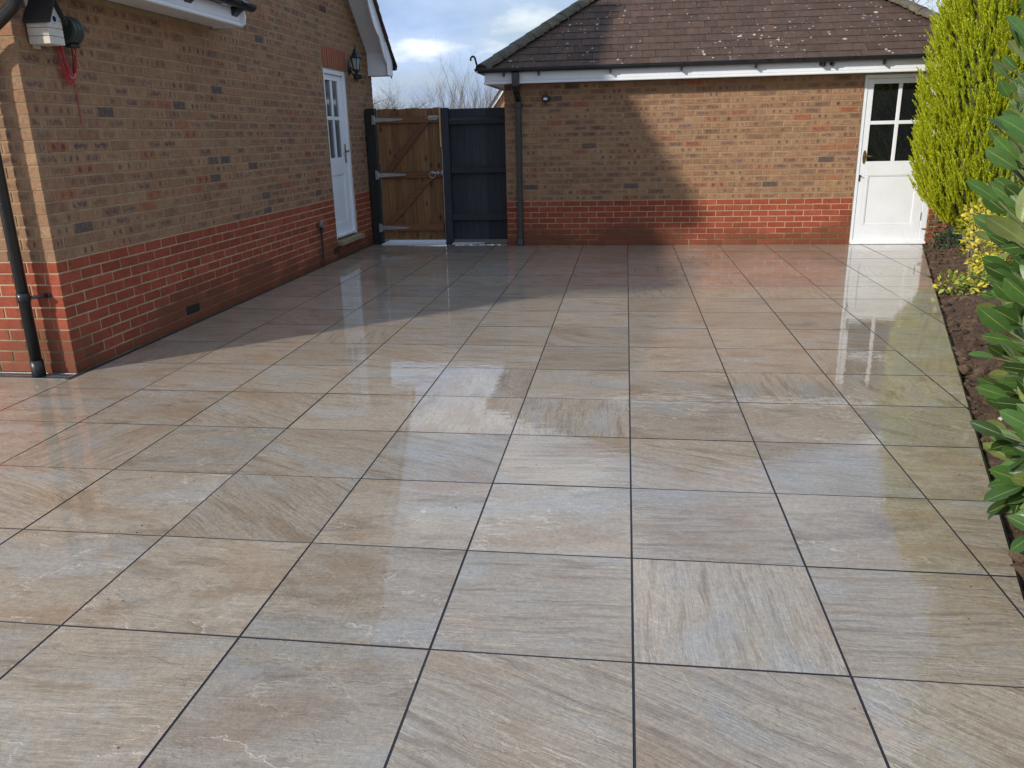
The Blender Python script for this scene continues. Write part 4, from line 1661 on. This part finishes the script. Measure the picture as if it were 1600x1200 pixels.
b.lathe([(0.004, 0), (0.014, 0.02), (0.022, 0.055), (0.014, 0.075), (0.020, 0.10), (0.026, 0.125)], 12, Matrix.Translation((lx, ly, 2.165)))
b.build("bracket", M_IRON, ln)
b = MB()
hexr = [(0.040, 2.315), (0.068, 2.455)]
b.lathe([(0.034, 2.318), (0.061, 2.455)], 6, Matrix.Translation((lx, ly, 0)))
b.build("lantern_glass", M_FROST, ln)
b = MB()
for k in range(6):
    a = 2 * math.pi * k / 6
    b.tube([(lx + 0.038 * math.cos(a), ly + 0.038 * math.sin(a), 2.312), (lx + 0.066 * math.cos(a), ly + 0.066 * math.sin(a), 2.458)], 0.005, 5)
b.lathe([(0.030, 2.290), (0.044, 2.300), (0.044, 2.318), (0.036, 2.320)], 6, Matrix.Translation((lx, ly, 0)))
b.build("cage", M_IRON, ln)
b = MB()
b.lathe([(0.084, 2.452), (0.086, 2.462), (0.060, 2.485), (0.046, 2.515), (0.022, 2.545), (0.020, 2.560), (0.008, 2.575), (0.010, 2.590), (0.004, 2.605), (0.002, 2.635)], 6, Matrix.Translation((lx, ly, 0)))
b.build("cap", M_IRON, ln)
adopt(ln)
pr_ = thing("motion_sensor", "small black motion sensor on the house wall below the lantern", "sensor", (X_HOUSE, 9.06, 2.25))
b = MB()
b.box(X_HOUSE + 0.001, X_HOUSE + 0.05, 9.11, 9.19, 2.225, 2.29, 0.006)
b.build("base", M_BLACK, pr_)
b = MB()
b.lathe([(0.024, 0), (0.030, 0.01), (0.030, 0.055), (0.022, 0.065)], 14, Matrix.Translation((X_HOUSE + 0.045, 9.15, 2.255)) @ Matrix.Rotation(R(90), 4, 'Y') @ Matrix.Rotation(R(25), 4, 'X'))
b.build("head", M_IRON, pr_)
adopt(pr_)

# black vent pipe against the foot of the wall
vp = thing("vent_pipe", "thin black pipe with a grey cap standing against the house wall before the door", "pipe", (X_HOUSE + 0.04, 7.32, 0))
b = MB()
b.tube([(X_HOUSE + 0.04, 7.32, -0.004), (X_HOUSE + 0.04, 7.325, 0.30), (X_HOUSE + 0.04, 7.33, 0.40)], 0.013, 10)
b.tube([(X_HOUSE + 0.04, 7.33, 0.39), (X_HOUSE + 0.04, 7.332, 0.46)], [0.014, 0.024], 10)
b.build("pipe", M_BLACK, vp)
b = MB()
b.lathe([(0.024, 0), (0.030, 0.02), (0.030, 0.055), (0.020, 0.078), (0.006, 0.084)], 12, Matrix.Translation((X_HOUSE + 0.04, 7.332, 0.46)))
b.build("cap", simple("grey_plastic", (0.16, 0.16, 0.165), 0.4, 0.1), vp, smooth=True)
adopt(vp)

# ================================================================== gate and fence
GY = 9.42
gate = thing("side_gate", "brown timber side gate with diagonal braces and tee hinges, closed", "gate", (-3.05, 9.47, 0))
gw0, gw1 = -3.505, -2.600
nb_ = 9
for k in range(nb_):
    bw = (gw1 - gw0) / nb_
    b = MB()
    b.box(-bw / 2 + 0.002, bw / 2 - 0.002, -0.010, 0.010, 0.0, 1.0, 0.003)
    hgt = 1.795 + 0.006 * math.sin(k * 1.7)
    b.v = [(x, y, z * hgt) for x, y, z in b.v]
    me = b.mesh("board", M_GATE)
    o = link("board", me, gate, Matrix.Translation((gw0 + bw * (k + 0.5), 9.472 + rnd.uniform(-.0015, .0015), 0.052)))
for z in (1.655, 0.915, 0.178):
    b = MB()
    b.box(gw0 + 0.008, gw1 - 0.004, GY - 0.002, GY + 0.04, z, z + 0.092, 0.004)
    b.build("rail", M_RAIL, gate)
for (p, q) in (((-3.395, 1.003), (-2.80, 1.662)), ((-3.425, 0.266), (-2.765, 0.922))):
    d = Vector((q[0] - p[0], q[1] - p[1]))
    n_ = Vector((-d.y, d.x)).normalized() * 0.040
    b = MB()
    b.prism([(p[0] - 0.036, p[1] + 0.008), (p[0] + 0.072, p[1] + 0.008), (q[0] + 0.036, q[1] - 0.01), (q[0] - 0.072, q[1] - 0.01)], GY + 0.001, GY + 0.039, 'y')
    b.build("brace", M_RAIL, gate)
for z in (1.705, 0.962, 0.222):
    b = MB()
    b.prism([(-3.52, z - 0.028), (-3.50, z - 0.03), (-3.13, z - 0.010), (-3.12, z), (-3.13, z + 0.010), (-3.50, z + 0.03), (-3.52, z + 0.028)], GY - 0.009, GY - 0.003, 'y')
    b.tube([(-3.525, GY - 0.008, z - 0.055), (-3.525, GY - 0.008, z + 0.055)], 0.010, 8)
    b.box(-3.565, -3.532, GY - 0.009, GY - 0.003, z - 0.062, z + 0.062, 0.001)
    for xx in (-3.46, -3.36, -3.25):
        b.lathe([(0.008, 0), (0.006, 0.004)], 8, Matrix.Translation((xx, GY - 0.009, z)) @ Matrix.Rotation(R(90), 4, 'X'))
    b.build("tee_hinge", M_GALV, gate)
b = MB()
b.tube([(-2.775, GY - 0.018, 1.712), (-2.545, GY - 0.018, 1.730)], 0.009, 8)
b.box(-2.76, -2.63, GY - 0.008, GY - 0.003, 1.690, 1.745, 0.001)
b.box(-2.70, -2.685, GY - 0.030, GY - 0.004, 1.695, 1.745, 0.003)
b.build("top_bolt", M_GALV, gate)
b = MB()
ring = [(-2.735 + 0.042 * math.cos(a), GY - 0.022 - 0.006 * math.sin(a), 0.955 + 0.042 * math.sin(a)) for a in [2 * math.pi * k / 20 for k in range(21)]]
b.tube(ring, 0.0075, 8, caps=False)
b.box(-2.752, -2.718, GY - 0.010, GY - 0.003, 0.968, 1.005, 0.003)
b.tube([(-2.72, GY - 0.016, 0.982), (-2.55, GY - 0.016, 0.982)], 0.011, 8)
b.box(-2.605, -2.550, GY - 0.03, GY - 0.003, 0.945, 1.015, 0.004)
b.box(-2.665, -2.645, GY - 0.03, GY - 0.003, 0.955, 1.008, 0.004)
b.build("ring_latch", M_GALV, gate)
adopt(gate)

gp = MB()
gp.box(-3.660, -3.530, 9.425, 9.555, -0.03, 1.86, 0.006)
tag(gp.build("gate_post", M_POST), "black stained gate post squeezed between the house wall and brown gate", "post")

fp = thing("fence_panel", "dark grey painted closeboard fence panel between the gate and garage", "fence", (-2.1, 9.45, 0))
b = MB()
b.box(-2.575, -2.470, 9.375, 9.480, -0.03, 1.842, 0.006)
b.build("post", M_GREYP, fp)
b = MB()
b.box(-2.604, -2.578, 9.392, 9.44, 1.33, 1.855, 0.003)
b.build("batten", M_BATTEN, fp)
nb_ = 8
fx0, fx1 = -2.468, -1.668
for k in range(nb_):
    bw = (fx1 - fx0) / nb_
    b = MB()
    x0 = fx0 + bw * k
    b.prism([(x0 - 0.008, 9.476), (x0 + bw + 0.004, 9.470), (x0 + bw + 0.004, 9.482), (x0 - 0.008, 9.496)], 0.045, 1.828, 'z')
    b.v = [(x - (x0 + bw / 2), y - 9.48, z - 0.9) for x, y, z in b.v]
    link("board", b.mesh("board", M_GREYP), fp, Matrix.Translation((x0 + bw / 2, 9.48, 0.9)))
for z in (1.625, 0.975, 0.325):
    b = MB()
    b.prism([(9.400, z), (9.474, z), (9.474, z + 0.085), (9.440, z + 0.085), (9.400, z + 0.055)], fx0 + 0.001, fx1, 'x')
    b.build("rail", M_GREYP, fp)
adopt(fp)

# ================================================================== flower bed
def hgt(x, y):
    e = x - bed_x(y)
    h = -0.045 + min(1, max(0, e) / 0.35) * 0.07
    p = Vector((x, y, 0))
    return h + 0.035 * noise.noise(p * 5) + 0.022 * noise.noise(p * 13) + 0.012 * noise.noise(p * 31)


b = MB()
NU, NV = 60, 240
for j in range(NV + 1):
    y = -1.0 + 10.15 * j / NV
    for i in range(NU + 1):
        e = 0.012 + 2.6 * (i / NU) ** 1.6
        x = bed_x(y) + e
        b.v.append((x, y, hgt(x, y)))
        b.loc.append((0, 0, 0))
for j in range(NV):
    for i in range(NU):
        a = j * (NU + 1) + i
        b.f.append((a, a + 1, a + NU + 2, a + NU + 1))
        b.fr.append(0)
        b.mi.append(0)
structure(b.build("flower_bed", M_SOIL, smooth=True, normals=False))


def lump(mb, c, s, rr, squash=0.7):
    t_ = (1 + 5 ** .5) / 2
    base = [(-1, t_, 0), (1, t_, 0), (-1, -t_, 0), (1, -t_, 0), (0, -1, t_), (0, 1, t_), (0, -1, -t_), (0, 1, -t_), (t_, 0, -1), (t_, 0, 1), (-t_, 0, -1), (-t_, 0, 1)]
    fs = [(0, 11, 5), (0, 5, 1), (0, 1, 7), (0, 7, 10), (0, 10, 11), (1, 5, 9), (5, 11, 4), (11, 10, 2), (10, 7, 6), (7, 1, 8), (3, 9, 4), (3, 4, 2), (3, 2, 6), (3, 6, 8), (3, 8, 9), (4, 9, 5), (2, 4, 11), (6, 2, 10), (8, 6, 7), (9, 8, 1)]
    q = Matrix.Rotation(rr.uniform(0, 6.28), 3, 'Z') @ Matrix.Rotation(rr.uniform(0, 6.28), 3, 'X')
    v = []
    for p in base:
        w_ = q @ Vector(p).normalized() * s * rr.uniform(0.7, 1.25)
        v.append((c[0] + w_.x, c[1] + w_.y, c[2] + w_.z * squash))
    mb.add(v, fs, rr.random())


b = MB()
for k in range(3800):
    y = rnd.uniform(-0.4, 9.1)
    x = bed_x(y) + 0.02 + 1.3 * rnd.random() ** 1.4
    s_ = 0.006 + 0.030 * rnd.random() ** 4 + (rnd.uniform(0.012, 0.034) if k % 16 == 0 else 0)
    lump(b, (x, y, hgt(x, y) + s_ * 0.25), s_, rnd)
stuff(b.build("soil_clods", M_SOIL, attrs=True, normals=False))
# black edging strip
b = MB()
b.prism([(bed_x(-1.0) + 0.002, -1.0), (bed_x(-1.0) + 0.010, -1.0), (bed_x(9.14) + 0.010, 9.14), (bed_x(9.14) + 0.002, 9.14)], -0.085, -0.006, 'z')
tag(b.build("edging_strip", M_BLACK), "thin black edging strip between the patio slabs and flower bed", "edging")
for (x, y, s_, lb) in ((1.93, 2.26, 0.020, "white stone chip lying on the soil below the laurel leaves"), (1.83, 1.66, 0.024, "rough pale pink stone chip on the soil near the patio edge"), (1.66, 1.14, 0.014, "small buff pebble half buried in the soil by the nearest laurel leaves")):
    b = MB()
    for q in range(3):
        lump(b, (x + rnd.uniform(-1, 1) * s_ * 0.4, y + rnd.uniform(-1, 1) * s_ * 0.4, hgt(x, y) + s_ * 0.5), s_ * 0.75, rnd)
    tag(b.build("stone_chip", M_STONE), lb, "stone")

b = MB()
rg = random.Random(4)
for k in range(150):
    y = rg.uniform(-1.2, 8.5)
    x = rg.uniform(-3.4, bed_x(y) - 0.03) if k % 3 else bed_x(y) - abs(rg.gauss(0, 0.10)) - 0.01
    lump(b, (x, y, 0.001), rg.uniform(0.0015, 0.0045), rg, 0.5)
stuff(b.build("soil_crumbs", M_SOIL, attrs=True, normals=False))

# ================================================================== plants
def leaf_geo(L, Wd, fold, curl, nseg=6, tip=0.75, wave=0.0, rr=None):
    """leaf along +y, face to +z; two strips either side of the midrib"""
    v, loc = [], []
    for i in range(nseg + 1):
        t_ = i / nseg
        wdt = Wd * (math.sin(math.pi * min(1, t_ ** tip)) ** 0.58 if 0 < t_ < 1 else 0.0) / 2
        if i == 0:
            wdt = Wd * 0.03
        y = L * t_
        z = -curl * L * t_ * t_
        wv = wave * L * math.sin(t_ * 7.0)
        for s_ in (-1, -0.5, 0, 0.5, 1):
            v.append((s_ * wdt, y, z + fold * abs(s_) * wdt + (wv * s_ if abs(s_) == 1 else 0)))
            loc.append((s_, t_, 0))
    f = []
    for i in range(nseg):
        for k in range(4):
            a = i * 5 + k
            f.append((a, a + 1, a + 6, a + 5))
    return v, f, loc


def aim(p, d, roll=0.0, up=Vector((0, 0, 1))):
    """matrix that puts +y along d with +z as near to up as possible"""
    y = Vector(d).normalized()
    x = y.cross(up)
    if x.length < 1e-4:
        x = Vector((1, 0, 0))
    x.normalize()
    z = x.cross(y)
    M = Matrix(((x.x, y.x, z.x, p[0]), (x.y, y.y, z.y, p[1]), (x.z, y.z, z.z, p[2]), (0, 0, 0, 1)))
    return M @ Matrix.Rotation(roll, 4, 'Y')


# --- cherry laurel with large glossy leaves
laurel = thing("laurel_bush", "cherry laurel with large glossy green leaves spilling over the patio at the right edge", "bush", (1.9, 1.9, 0))
stem = MB()
lv = []
rl_ = random.Random(11)
LMESH = []
for k in range(8):
    q = random.Random(k)
    v, f, loc = leaf_geo(1.0, q.uniform(0.40, 0.48), q.uniform(0.08, 0.30), q.uniform(0.02, 0.20), 7, q.uniform(1.05, 1.35), q.uniform(0, 0.012))
    b = MB()
    b.add(v, f, 0, None, loc)
    me = b.mesh("leaf", M_LAUREL, smooth=True, attrs=True)
    LMESH.append((me, v, f, loc))


def laurel_left(y):
    return 1.30 + 0.40 * (y - 1.1)


FACE = Vector((-0.55, -0.65, 0.75)).normalized()
for k in range(520):
    y = 0.30 + 3.7 * rl_.random() ** 1.3
    e = rl_.random() ** 1.2 * 0.55
    top = rl_.uniform(0.20, 2.0)
    if e > 0.30:
        top = rl_.uniform(0.5, 2.2)
    if y < 0.7 and top < 0.35:
        top += 0.15
    tipx = laurel_left(y) + (0.12 if top < 0.6 else 0.05 if top < 1.1 else 0.0) + e
    root_ = Vector((max(bed_x(y) + 0.25, laurel_left(y) + 0.45) + 0.4 * rl_.random(), y + rl_.uniform(-.1, .3), 0.0))
    tip_ = Vector((tipx, y + rl_.uniform(-.15, .15), top))
    pts = []
    for i in range(7):
        t_ = i / 6
        p = root_.lerp(tip_, t_)
        p.z = top * (t_ ** 0.65)
        p.x += 0.12 * math.sin(t_ * math.pi)
        pts.append(p)
    if k % 30 == 0:
        yy = rl_.uniform(0.35, 0.95)
        q0 = Vector((bed_x(yy) + 0.28, yy + 0.12, 0.0))
        q1 = Vector((bed_x(yy) + rl_.uniform(-0.06, 0.14), yy - 0.05, rl_.uniform(0.14, 0.42)))
        pts = [q0.lerp(q1, i / 6) + Vector((0, 0, 0.22 * math.sin(math.pi * i / 6) ** 2)) for i in range(7)]
    stem.tube(pts, [0.011 - 0.0075 * i / 6 for i in range(7)], 6)
    nl = 7
    for i in range(nl):
        t_ = 0.50 + 0.50 * i / (nl - 1)
        kk = min(5, int(t_ * 6))
        p = pts[kk].lerp(pts[kk + 1], t_ * 6 - kk)
        ax_ = (pts[kk + 1] - pts[kk]).normalized()
        sg = 1 if i % 2 else -1
        across = ax_.cross(FACE).normalized() * sg
        d = across * rl_.uniform(0.5, 1.0) + ax_ * rl_.uniform(0.35, 0.9) + Vector((rl_.uniform(-.3, .3), rl_.uniform(-.3, .3), rl_.uniform(-.35, .35)))
        if i == nl - 1:
            d = ax_ + Vector((rl_.uniform(-.3, .1), rl_.uniform(-.3, .3), rl_.uniform(-.2, .2)))
        L = rl_.uniform(0.09, 0.155)
        upv = (FACE + Vector((rl_.uniform(-.8, .8), rl_.uniform(-.8, .8), rl_.uniform(-.6, .6)))).normalized()
        if rl_.random() < 0.15:
            upv = (-upv + Vector((0, 0, rl_.uniform(0.2, 0.9)))).normalized()
        M = aim(p, d, 0, upv) @ Matrix.Scale(L, 4)
        lv.append((screen_size(p + d.normalized() * L * 0.6, L, L * 0.4), M, rl_.randrange(8)))
lv.sort(key=lambda q: -q[0])
rest = MB()
for k, (s_, M, i) in enumerate(lv):
    if k < 300:
        link("leaf", LMESH[i][0], laurel, M)
    else:
        rest.add(LMESH[i][1], LMESH[i][2], rl_.random(), M, LMESH[i][3])
stuff(rest.build("leaf", M_LAUREL, laurel, smooth=True, attrs=True, normals=False))
stem.build("stems", simple("green_brown_stem", (0.10, 0.11, 0.035), 0.7, 0.3, 20), laurel, smooth=True)
adopt(laurel)

# --- golden conifer
conifer = thing("conifer", "tall golden yellow conifer with dense upright sprays beside the garage door", "conifer", (4.16, 8.12, 0))
cx_, cy_ = 4.17, 8.12
RP = [(0.22, 0.30), (0.40, 0.58), (0.60, 0.80), (0.9, 0.90), (1.3, 0.93), (1.8, 0.90), (2.3, 0.84), (2.8, 0.80), (3.3, 0.68), (3.8, 0.45), (4.3, 0.05)]


def crown_r(z):
    for (a, ra), (b_, rb_) in zip(RP, RP[1:]):
        if a <= z <= b_:
            return ra + (rb_ - ra) * (z - a) / (b_ - a)
    return 0.05


tr = MB()
tr.tube([(cx_, cy_, -0.05), (cx_ + 0.02, cy_, 0.8), (cx_, cy_ + 0.02, 2.2), (cx_, cy_, 3.9)], [0.10, 0.085, 0.06, 0.015], 10)
tr.build("trunk", M_BARK, conifer, smooth=True)
core = MB()  # solid dark core added inside the crown to block light
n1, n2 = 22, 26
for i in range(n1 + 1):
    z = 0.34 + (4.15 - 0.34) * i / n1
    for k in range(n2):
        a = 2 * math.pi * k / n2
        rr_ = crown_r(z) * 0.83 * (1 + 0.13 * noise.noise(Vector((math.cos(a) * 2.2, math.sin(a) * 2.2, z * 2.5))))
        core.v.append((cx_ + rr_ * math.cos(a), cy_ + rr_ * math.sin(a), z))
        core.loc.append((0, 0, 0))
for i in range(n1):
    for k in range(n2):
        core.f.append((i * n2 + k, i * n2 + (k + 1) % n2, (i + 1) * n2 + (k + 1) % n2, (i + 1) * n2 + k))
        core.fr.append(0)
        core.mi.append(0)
core.build("dark_core", M_INNER, conifer, smooth=True, normals=False)
fo = MB()
rc = random.Random(3)
for k in range(6800):
    z = 0.22 + 3.95 * rc.random() ** 1.05
    a = rc.uniform(0, 2 * math.pi)
    if a < math.pi and rc.random() < 0.45:
        a += math.pi
    rr_ = crown_r(z)
    rr_ *= (1 + 0.10 * noise.noise(Vector((math.cos(a) * 3, math.sin(a) * 3, z * 3.2))) + 0.06 * noise.noise(Vector((math.cos(a) * 8, math.sin(a) * 8, z * 8)))) * rc.uniform(0.84, 0.97)
    base = Vector((cx_ + rr_ * math.cos(a), cy_ + rr_ * math.sin(a), z))
    out = Vector((math.cos(a), math.sin(a), 0))
    tang = Vector((-math.sin(a), math.cos(a), 0))
    ax = (out * rc.uniform(0.12, 0.50) + Vector((0, 0, 1)) * rc.uniform(0.8, 1.0) + tang * rc.uniform(-.30, .30)).normalized()
    L = rc.uniform(0.11, 0.21)
    rn = min(0.92, max(0.08, 0.5 + 0.45 * noise.noise(base * 5) + rc.uniform(-.25, .25)))
    n = 15
    for i in range(n):
        t_ = i / (n - 1)
        p = base + ax * L * t_ + out * 0.03 * t_ * t_
        w0 = math.sin(math.pi * (0.12 + 0.80 * t_) ** 0.8)
        for m in range(3):
            an = rc.uniform(0, 2 * math.pi)
            side_ = (tang * math.cos(an) + out * math.sin(an))
            dv = (ax * 0.95 + side_ * (0.75 - 0.4 * t_)).normalized()
            ln_ = (0.020 + 0.030 * w0) * rc.uniform(0.7, 1.2)
            wv = dv.cross(side_).normalized() * 0.0052
            q = p + dv * ln_
            m_ = p + dv * ln_ * 0.55
            fo.add([p[:], (m_ + wv)[:], q[:], (m_ - wv)[:]], [(0, 1, 2, 3)], min(1, max(0, rn + rc.uniform(-.08, .08))))
stuff(fo.build("foliage", M_CONIFER, conifer, attrs=True, normals=False))
adopt(conifer)


def leafy(root, blobs, n, size, mats, seed, flat=0.4, name="leaves"):
    """shrub of many small leaves spread through a few rounded masses, on short stems"""
    rr = random.Random(seed)
    acc = [MB() for _ in mats]
    st = MB()
    for k in range(n):
        (bx_, by_, bz_, rx_, rz_) = rr.choice(blobs)
        d = Vector((rr.gauss(0, 1), rr.gauss(0, 1), rr.gauss(0, 1))).normalized()
        rad = rr.random() ** 0.45
        p = Vector((bx_ + d.x * rx_ * rad, by_ + d.y * rx_ * rad, max(0.02, bz_ + d.z * rz_ * rad)))
        dr_ = (d + Vector((rr.uniform(-.6, .6), rr.uniform(-.6, .6), rr.uniform(-.1, .9)))).normalized()
        s_ = size * rr.uniform(0.65, 1.25)
        v, f, loc = leaf_geo(1.0, 0.55, 0.2, rr.uniform(-0.1, 0.3), 3, 0.85)
        M = aim(p, dr_, rr.uniform(-.9, .9)) @ Matrix.Scale(s_, 4)
        i = 0 if rr.random() < flat else len(mats) - 1
        acc[i].add(v, f, rr.random(), M, loc)
        if k % 14 == 0:
            st.tube([(bx_ + rr.uniform(-.05, .05), by_ + rr.uniform(-.05, .05), 0.0), (bx_ + (p.x - bx_) * 0.5, by_ + (p.y - by_) * 0.5, p.z * 0.6), p[:]], [0.005, 0.003, 0.002], 4)
    for a, m_ in zip(acc, mats):
        if a.v:
            stuff(a.build(name, m_, root, smooth=True, attrs=True, normals=False))
    st.build("stems", M_BARK, root)


eu = thing("euonymus_shrub", "yellow variegated shrub at the foot of the golden conifer", "shrub", (3.42, 6.4, 0))
leafy(eu, [(3.42, 6.55, 0.50, 0.20, 0.16), (3.30, 6.20, 0.36, 0.17, 0.20), (3.52, 6.75, 0.62, 0.18, 0.13), (3.32, 6.10, 0.16, 0.13, 0.14), (3.50, 6.30, 0.22, 0.16, 0.15)], 950, 0.052, [M_EUO, M_EUO2], 5, 0.82)
adopt(eu)
lp = thing("yellow_plant", "low lime and yellow leaved plant creeping over the patio edge", "plant", (2.96, 5.6, 0))
leafy(lp, [(2.90, 5.72, 0.09, 0.12, 0.09), (3.03, 5.58, 0.08, 0.13, 0.08), (3.12, 5.75, 0.13, 0.12, 0.09)], 260, 0.055, [M_EUO, M_EUO2], 6, 0.35)
adopt(lp)
lp = thing("yellow_plant", "small yellow green seedling cluster on bare soil between the laurel and creeping plant", "plant", (3.0, 4.6, 0))
leafy(lp, [(2.98, 4.62, 0.07, 0.13, 0.06), (3.08, 4.85, 0.08, 0.12, 0.07)], 120, 0.05, [M_EUO, M_EUO2], 8, 0.5)
adopt(lp)
iv = thing("ivy_clump", "dark green ivy clump at the garage corner under the conifer", "ivy", (3.86, 8.75, 0))
leafy(iv, [(3.84, 8.82, 0.22, 0.14, 0.20), (3.92, 8.60, 0.12, 0.14, 0.11)], 300, 0.055, [M_IVY], 9)
adopt(iv)

# ================================================================== bare trees and the far house
def bare_tree(name, label, cat, base, height, seed, spread, mat, upright=0.6, trunks=1, levels=4, kids=5, thick=0.06, group=None):
    rr = random.Random(seed)
    root = thing(name, label, cat, base, group)
    trunk, br, tw = MB(), MB(), MB()

    def grow(p, d, L, r_, lev):
        pts = [p]
        q = p.copy()
        dd_ = d.copy()
        n = 6
        for i in range(n):
            dd_ = (dd_ + Vector((rr.uniform(-1, 1), rr.uniform(-1, 1), rr.uniform(-.5, 1) * upright)) * 0.16).normalized()
            q = q + dd_ * L / n
            pts.append(q.copy())
        rad = [r_ * (1 - 0.72 * i / n) for i in range(n + 1)]
        tgt = trunk if lev == 0 else (br if lev == 1 else tw)
        tgt.tube(pts, rad, 6 if lev < 2 else 3, caps=False)
        if lev >= levels:
            return
        for k in range(kids + (2 if lev == 0 else 0)):
            t_ = rr.uniform(0.28, 1.0)
            i = min(n - 1, int(t_ * n))
            pp = pts[i].lerp(pts[i + 1], t_ * n - i)
            base_d = (pts[i + 1] - pts[i]).normalized()
            side_ = Vector((rr.uniform(-1, 1), rr.uniform(-1, 1), rr.uniform(-.3, .6) * upright)).normalized()
            nd = (base_d * (1 - spread) + side_ * spread + Vector((0, 0, upright * 0.25))).normalized()
            grow(pp, nd, L * rr.uniform(0.42, 0.68), rad[i] * 0.6, lev + 1)
    for k in range(trunks):
        d0 = Vector((rr.uniform(-.35, .35), rr.uniform(-.2, .2), 1)) if trunks > 1 else Vector((rr.uniform(-.06, .06), 0, 1))
        st_ = Vector(base) + Vector((rr.uniform(-.3, .3), rr.uniform(-.3, .3), 0)) * (1 if trunks > 1 else 0)
        grow(st_, d0.normalized(), height * rr.uniform(0.62, 0.8), thick * (0.5 if trunks > 1 else 1), 0)
    trunk.build("trunk", mat, root, smooth=True)
    br.build("branches", mat, root, smooth=True, normals=False)
    stuff(tw.build("twigs", mat, root, normals=False))
    adopt(root)
    return root


bare_tree("bare_tree", "bare tree with spreading side twigs behind the wooden gate beside the house", "tree", (-6.0, 20.0, -0.05), 3.3, 21, 0.80, M_BARK2, 0.25, 1, 3, 10, 0.10)
bare_tree("bare_tree", "dense pale bare bush just behind the gate post at the house corner", "tree", (-6.9, 21.0, -0.05), 2.5, 5, 0.6, M_BARK2, 0.6, 7, 3, 8, 0.08)
bare_tree("bare_tree", "upright many stemmed bare shrub behind the grey fence panel", "tree", (-3.85, 18.0, -0.05), 2.55, 33, 0.36, M_BARK2, 0.8, 10, 3, 5, 0.065)
bare_tree("bare_tree", "bare tree showing above the right hip of the garage roof", "tree", (9.3, 26.0, -0.05), 7.2, 14, 0.6, M_BARK, 0.6, 1, 4, 6, 0.10)

fh = thing("distant_house", "orange brick gable with white verge far behind the fence beside the garage", "house", (-3.4, 30, 0))
b = MB()
b.prism([(-5.15, 0), (-2.1, 0), (-2.1, 2.3), (-3.62, 4.45), (-5.15, 2.3)], 30, 35, 'y')
b.build("wall", M_FARBRICK, fh)
b = MB()
for sg in (-1, 1):
    xa, xb = -3.62 + sg * 1.75, -3.62
    b.prism([(xa, 2.02), (xa, 2.20), (xb, 4.66), (xb, 4.48)], 29.85, 29.93, 'y')
b.build("bargeboard", M_UPVC, fh)
b = MB()
for sg in (-1, 1):
    xa, xb = -3.62 + sg * 1.80, -3.62
    b.prism([(xa, 2.14), (xa, 2.24), (xb, 4.77), (xb, 4.67)], 29.8, 35.2, 'y')
b.build("roof", M_TILE2, fh)
adopt(fh)
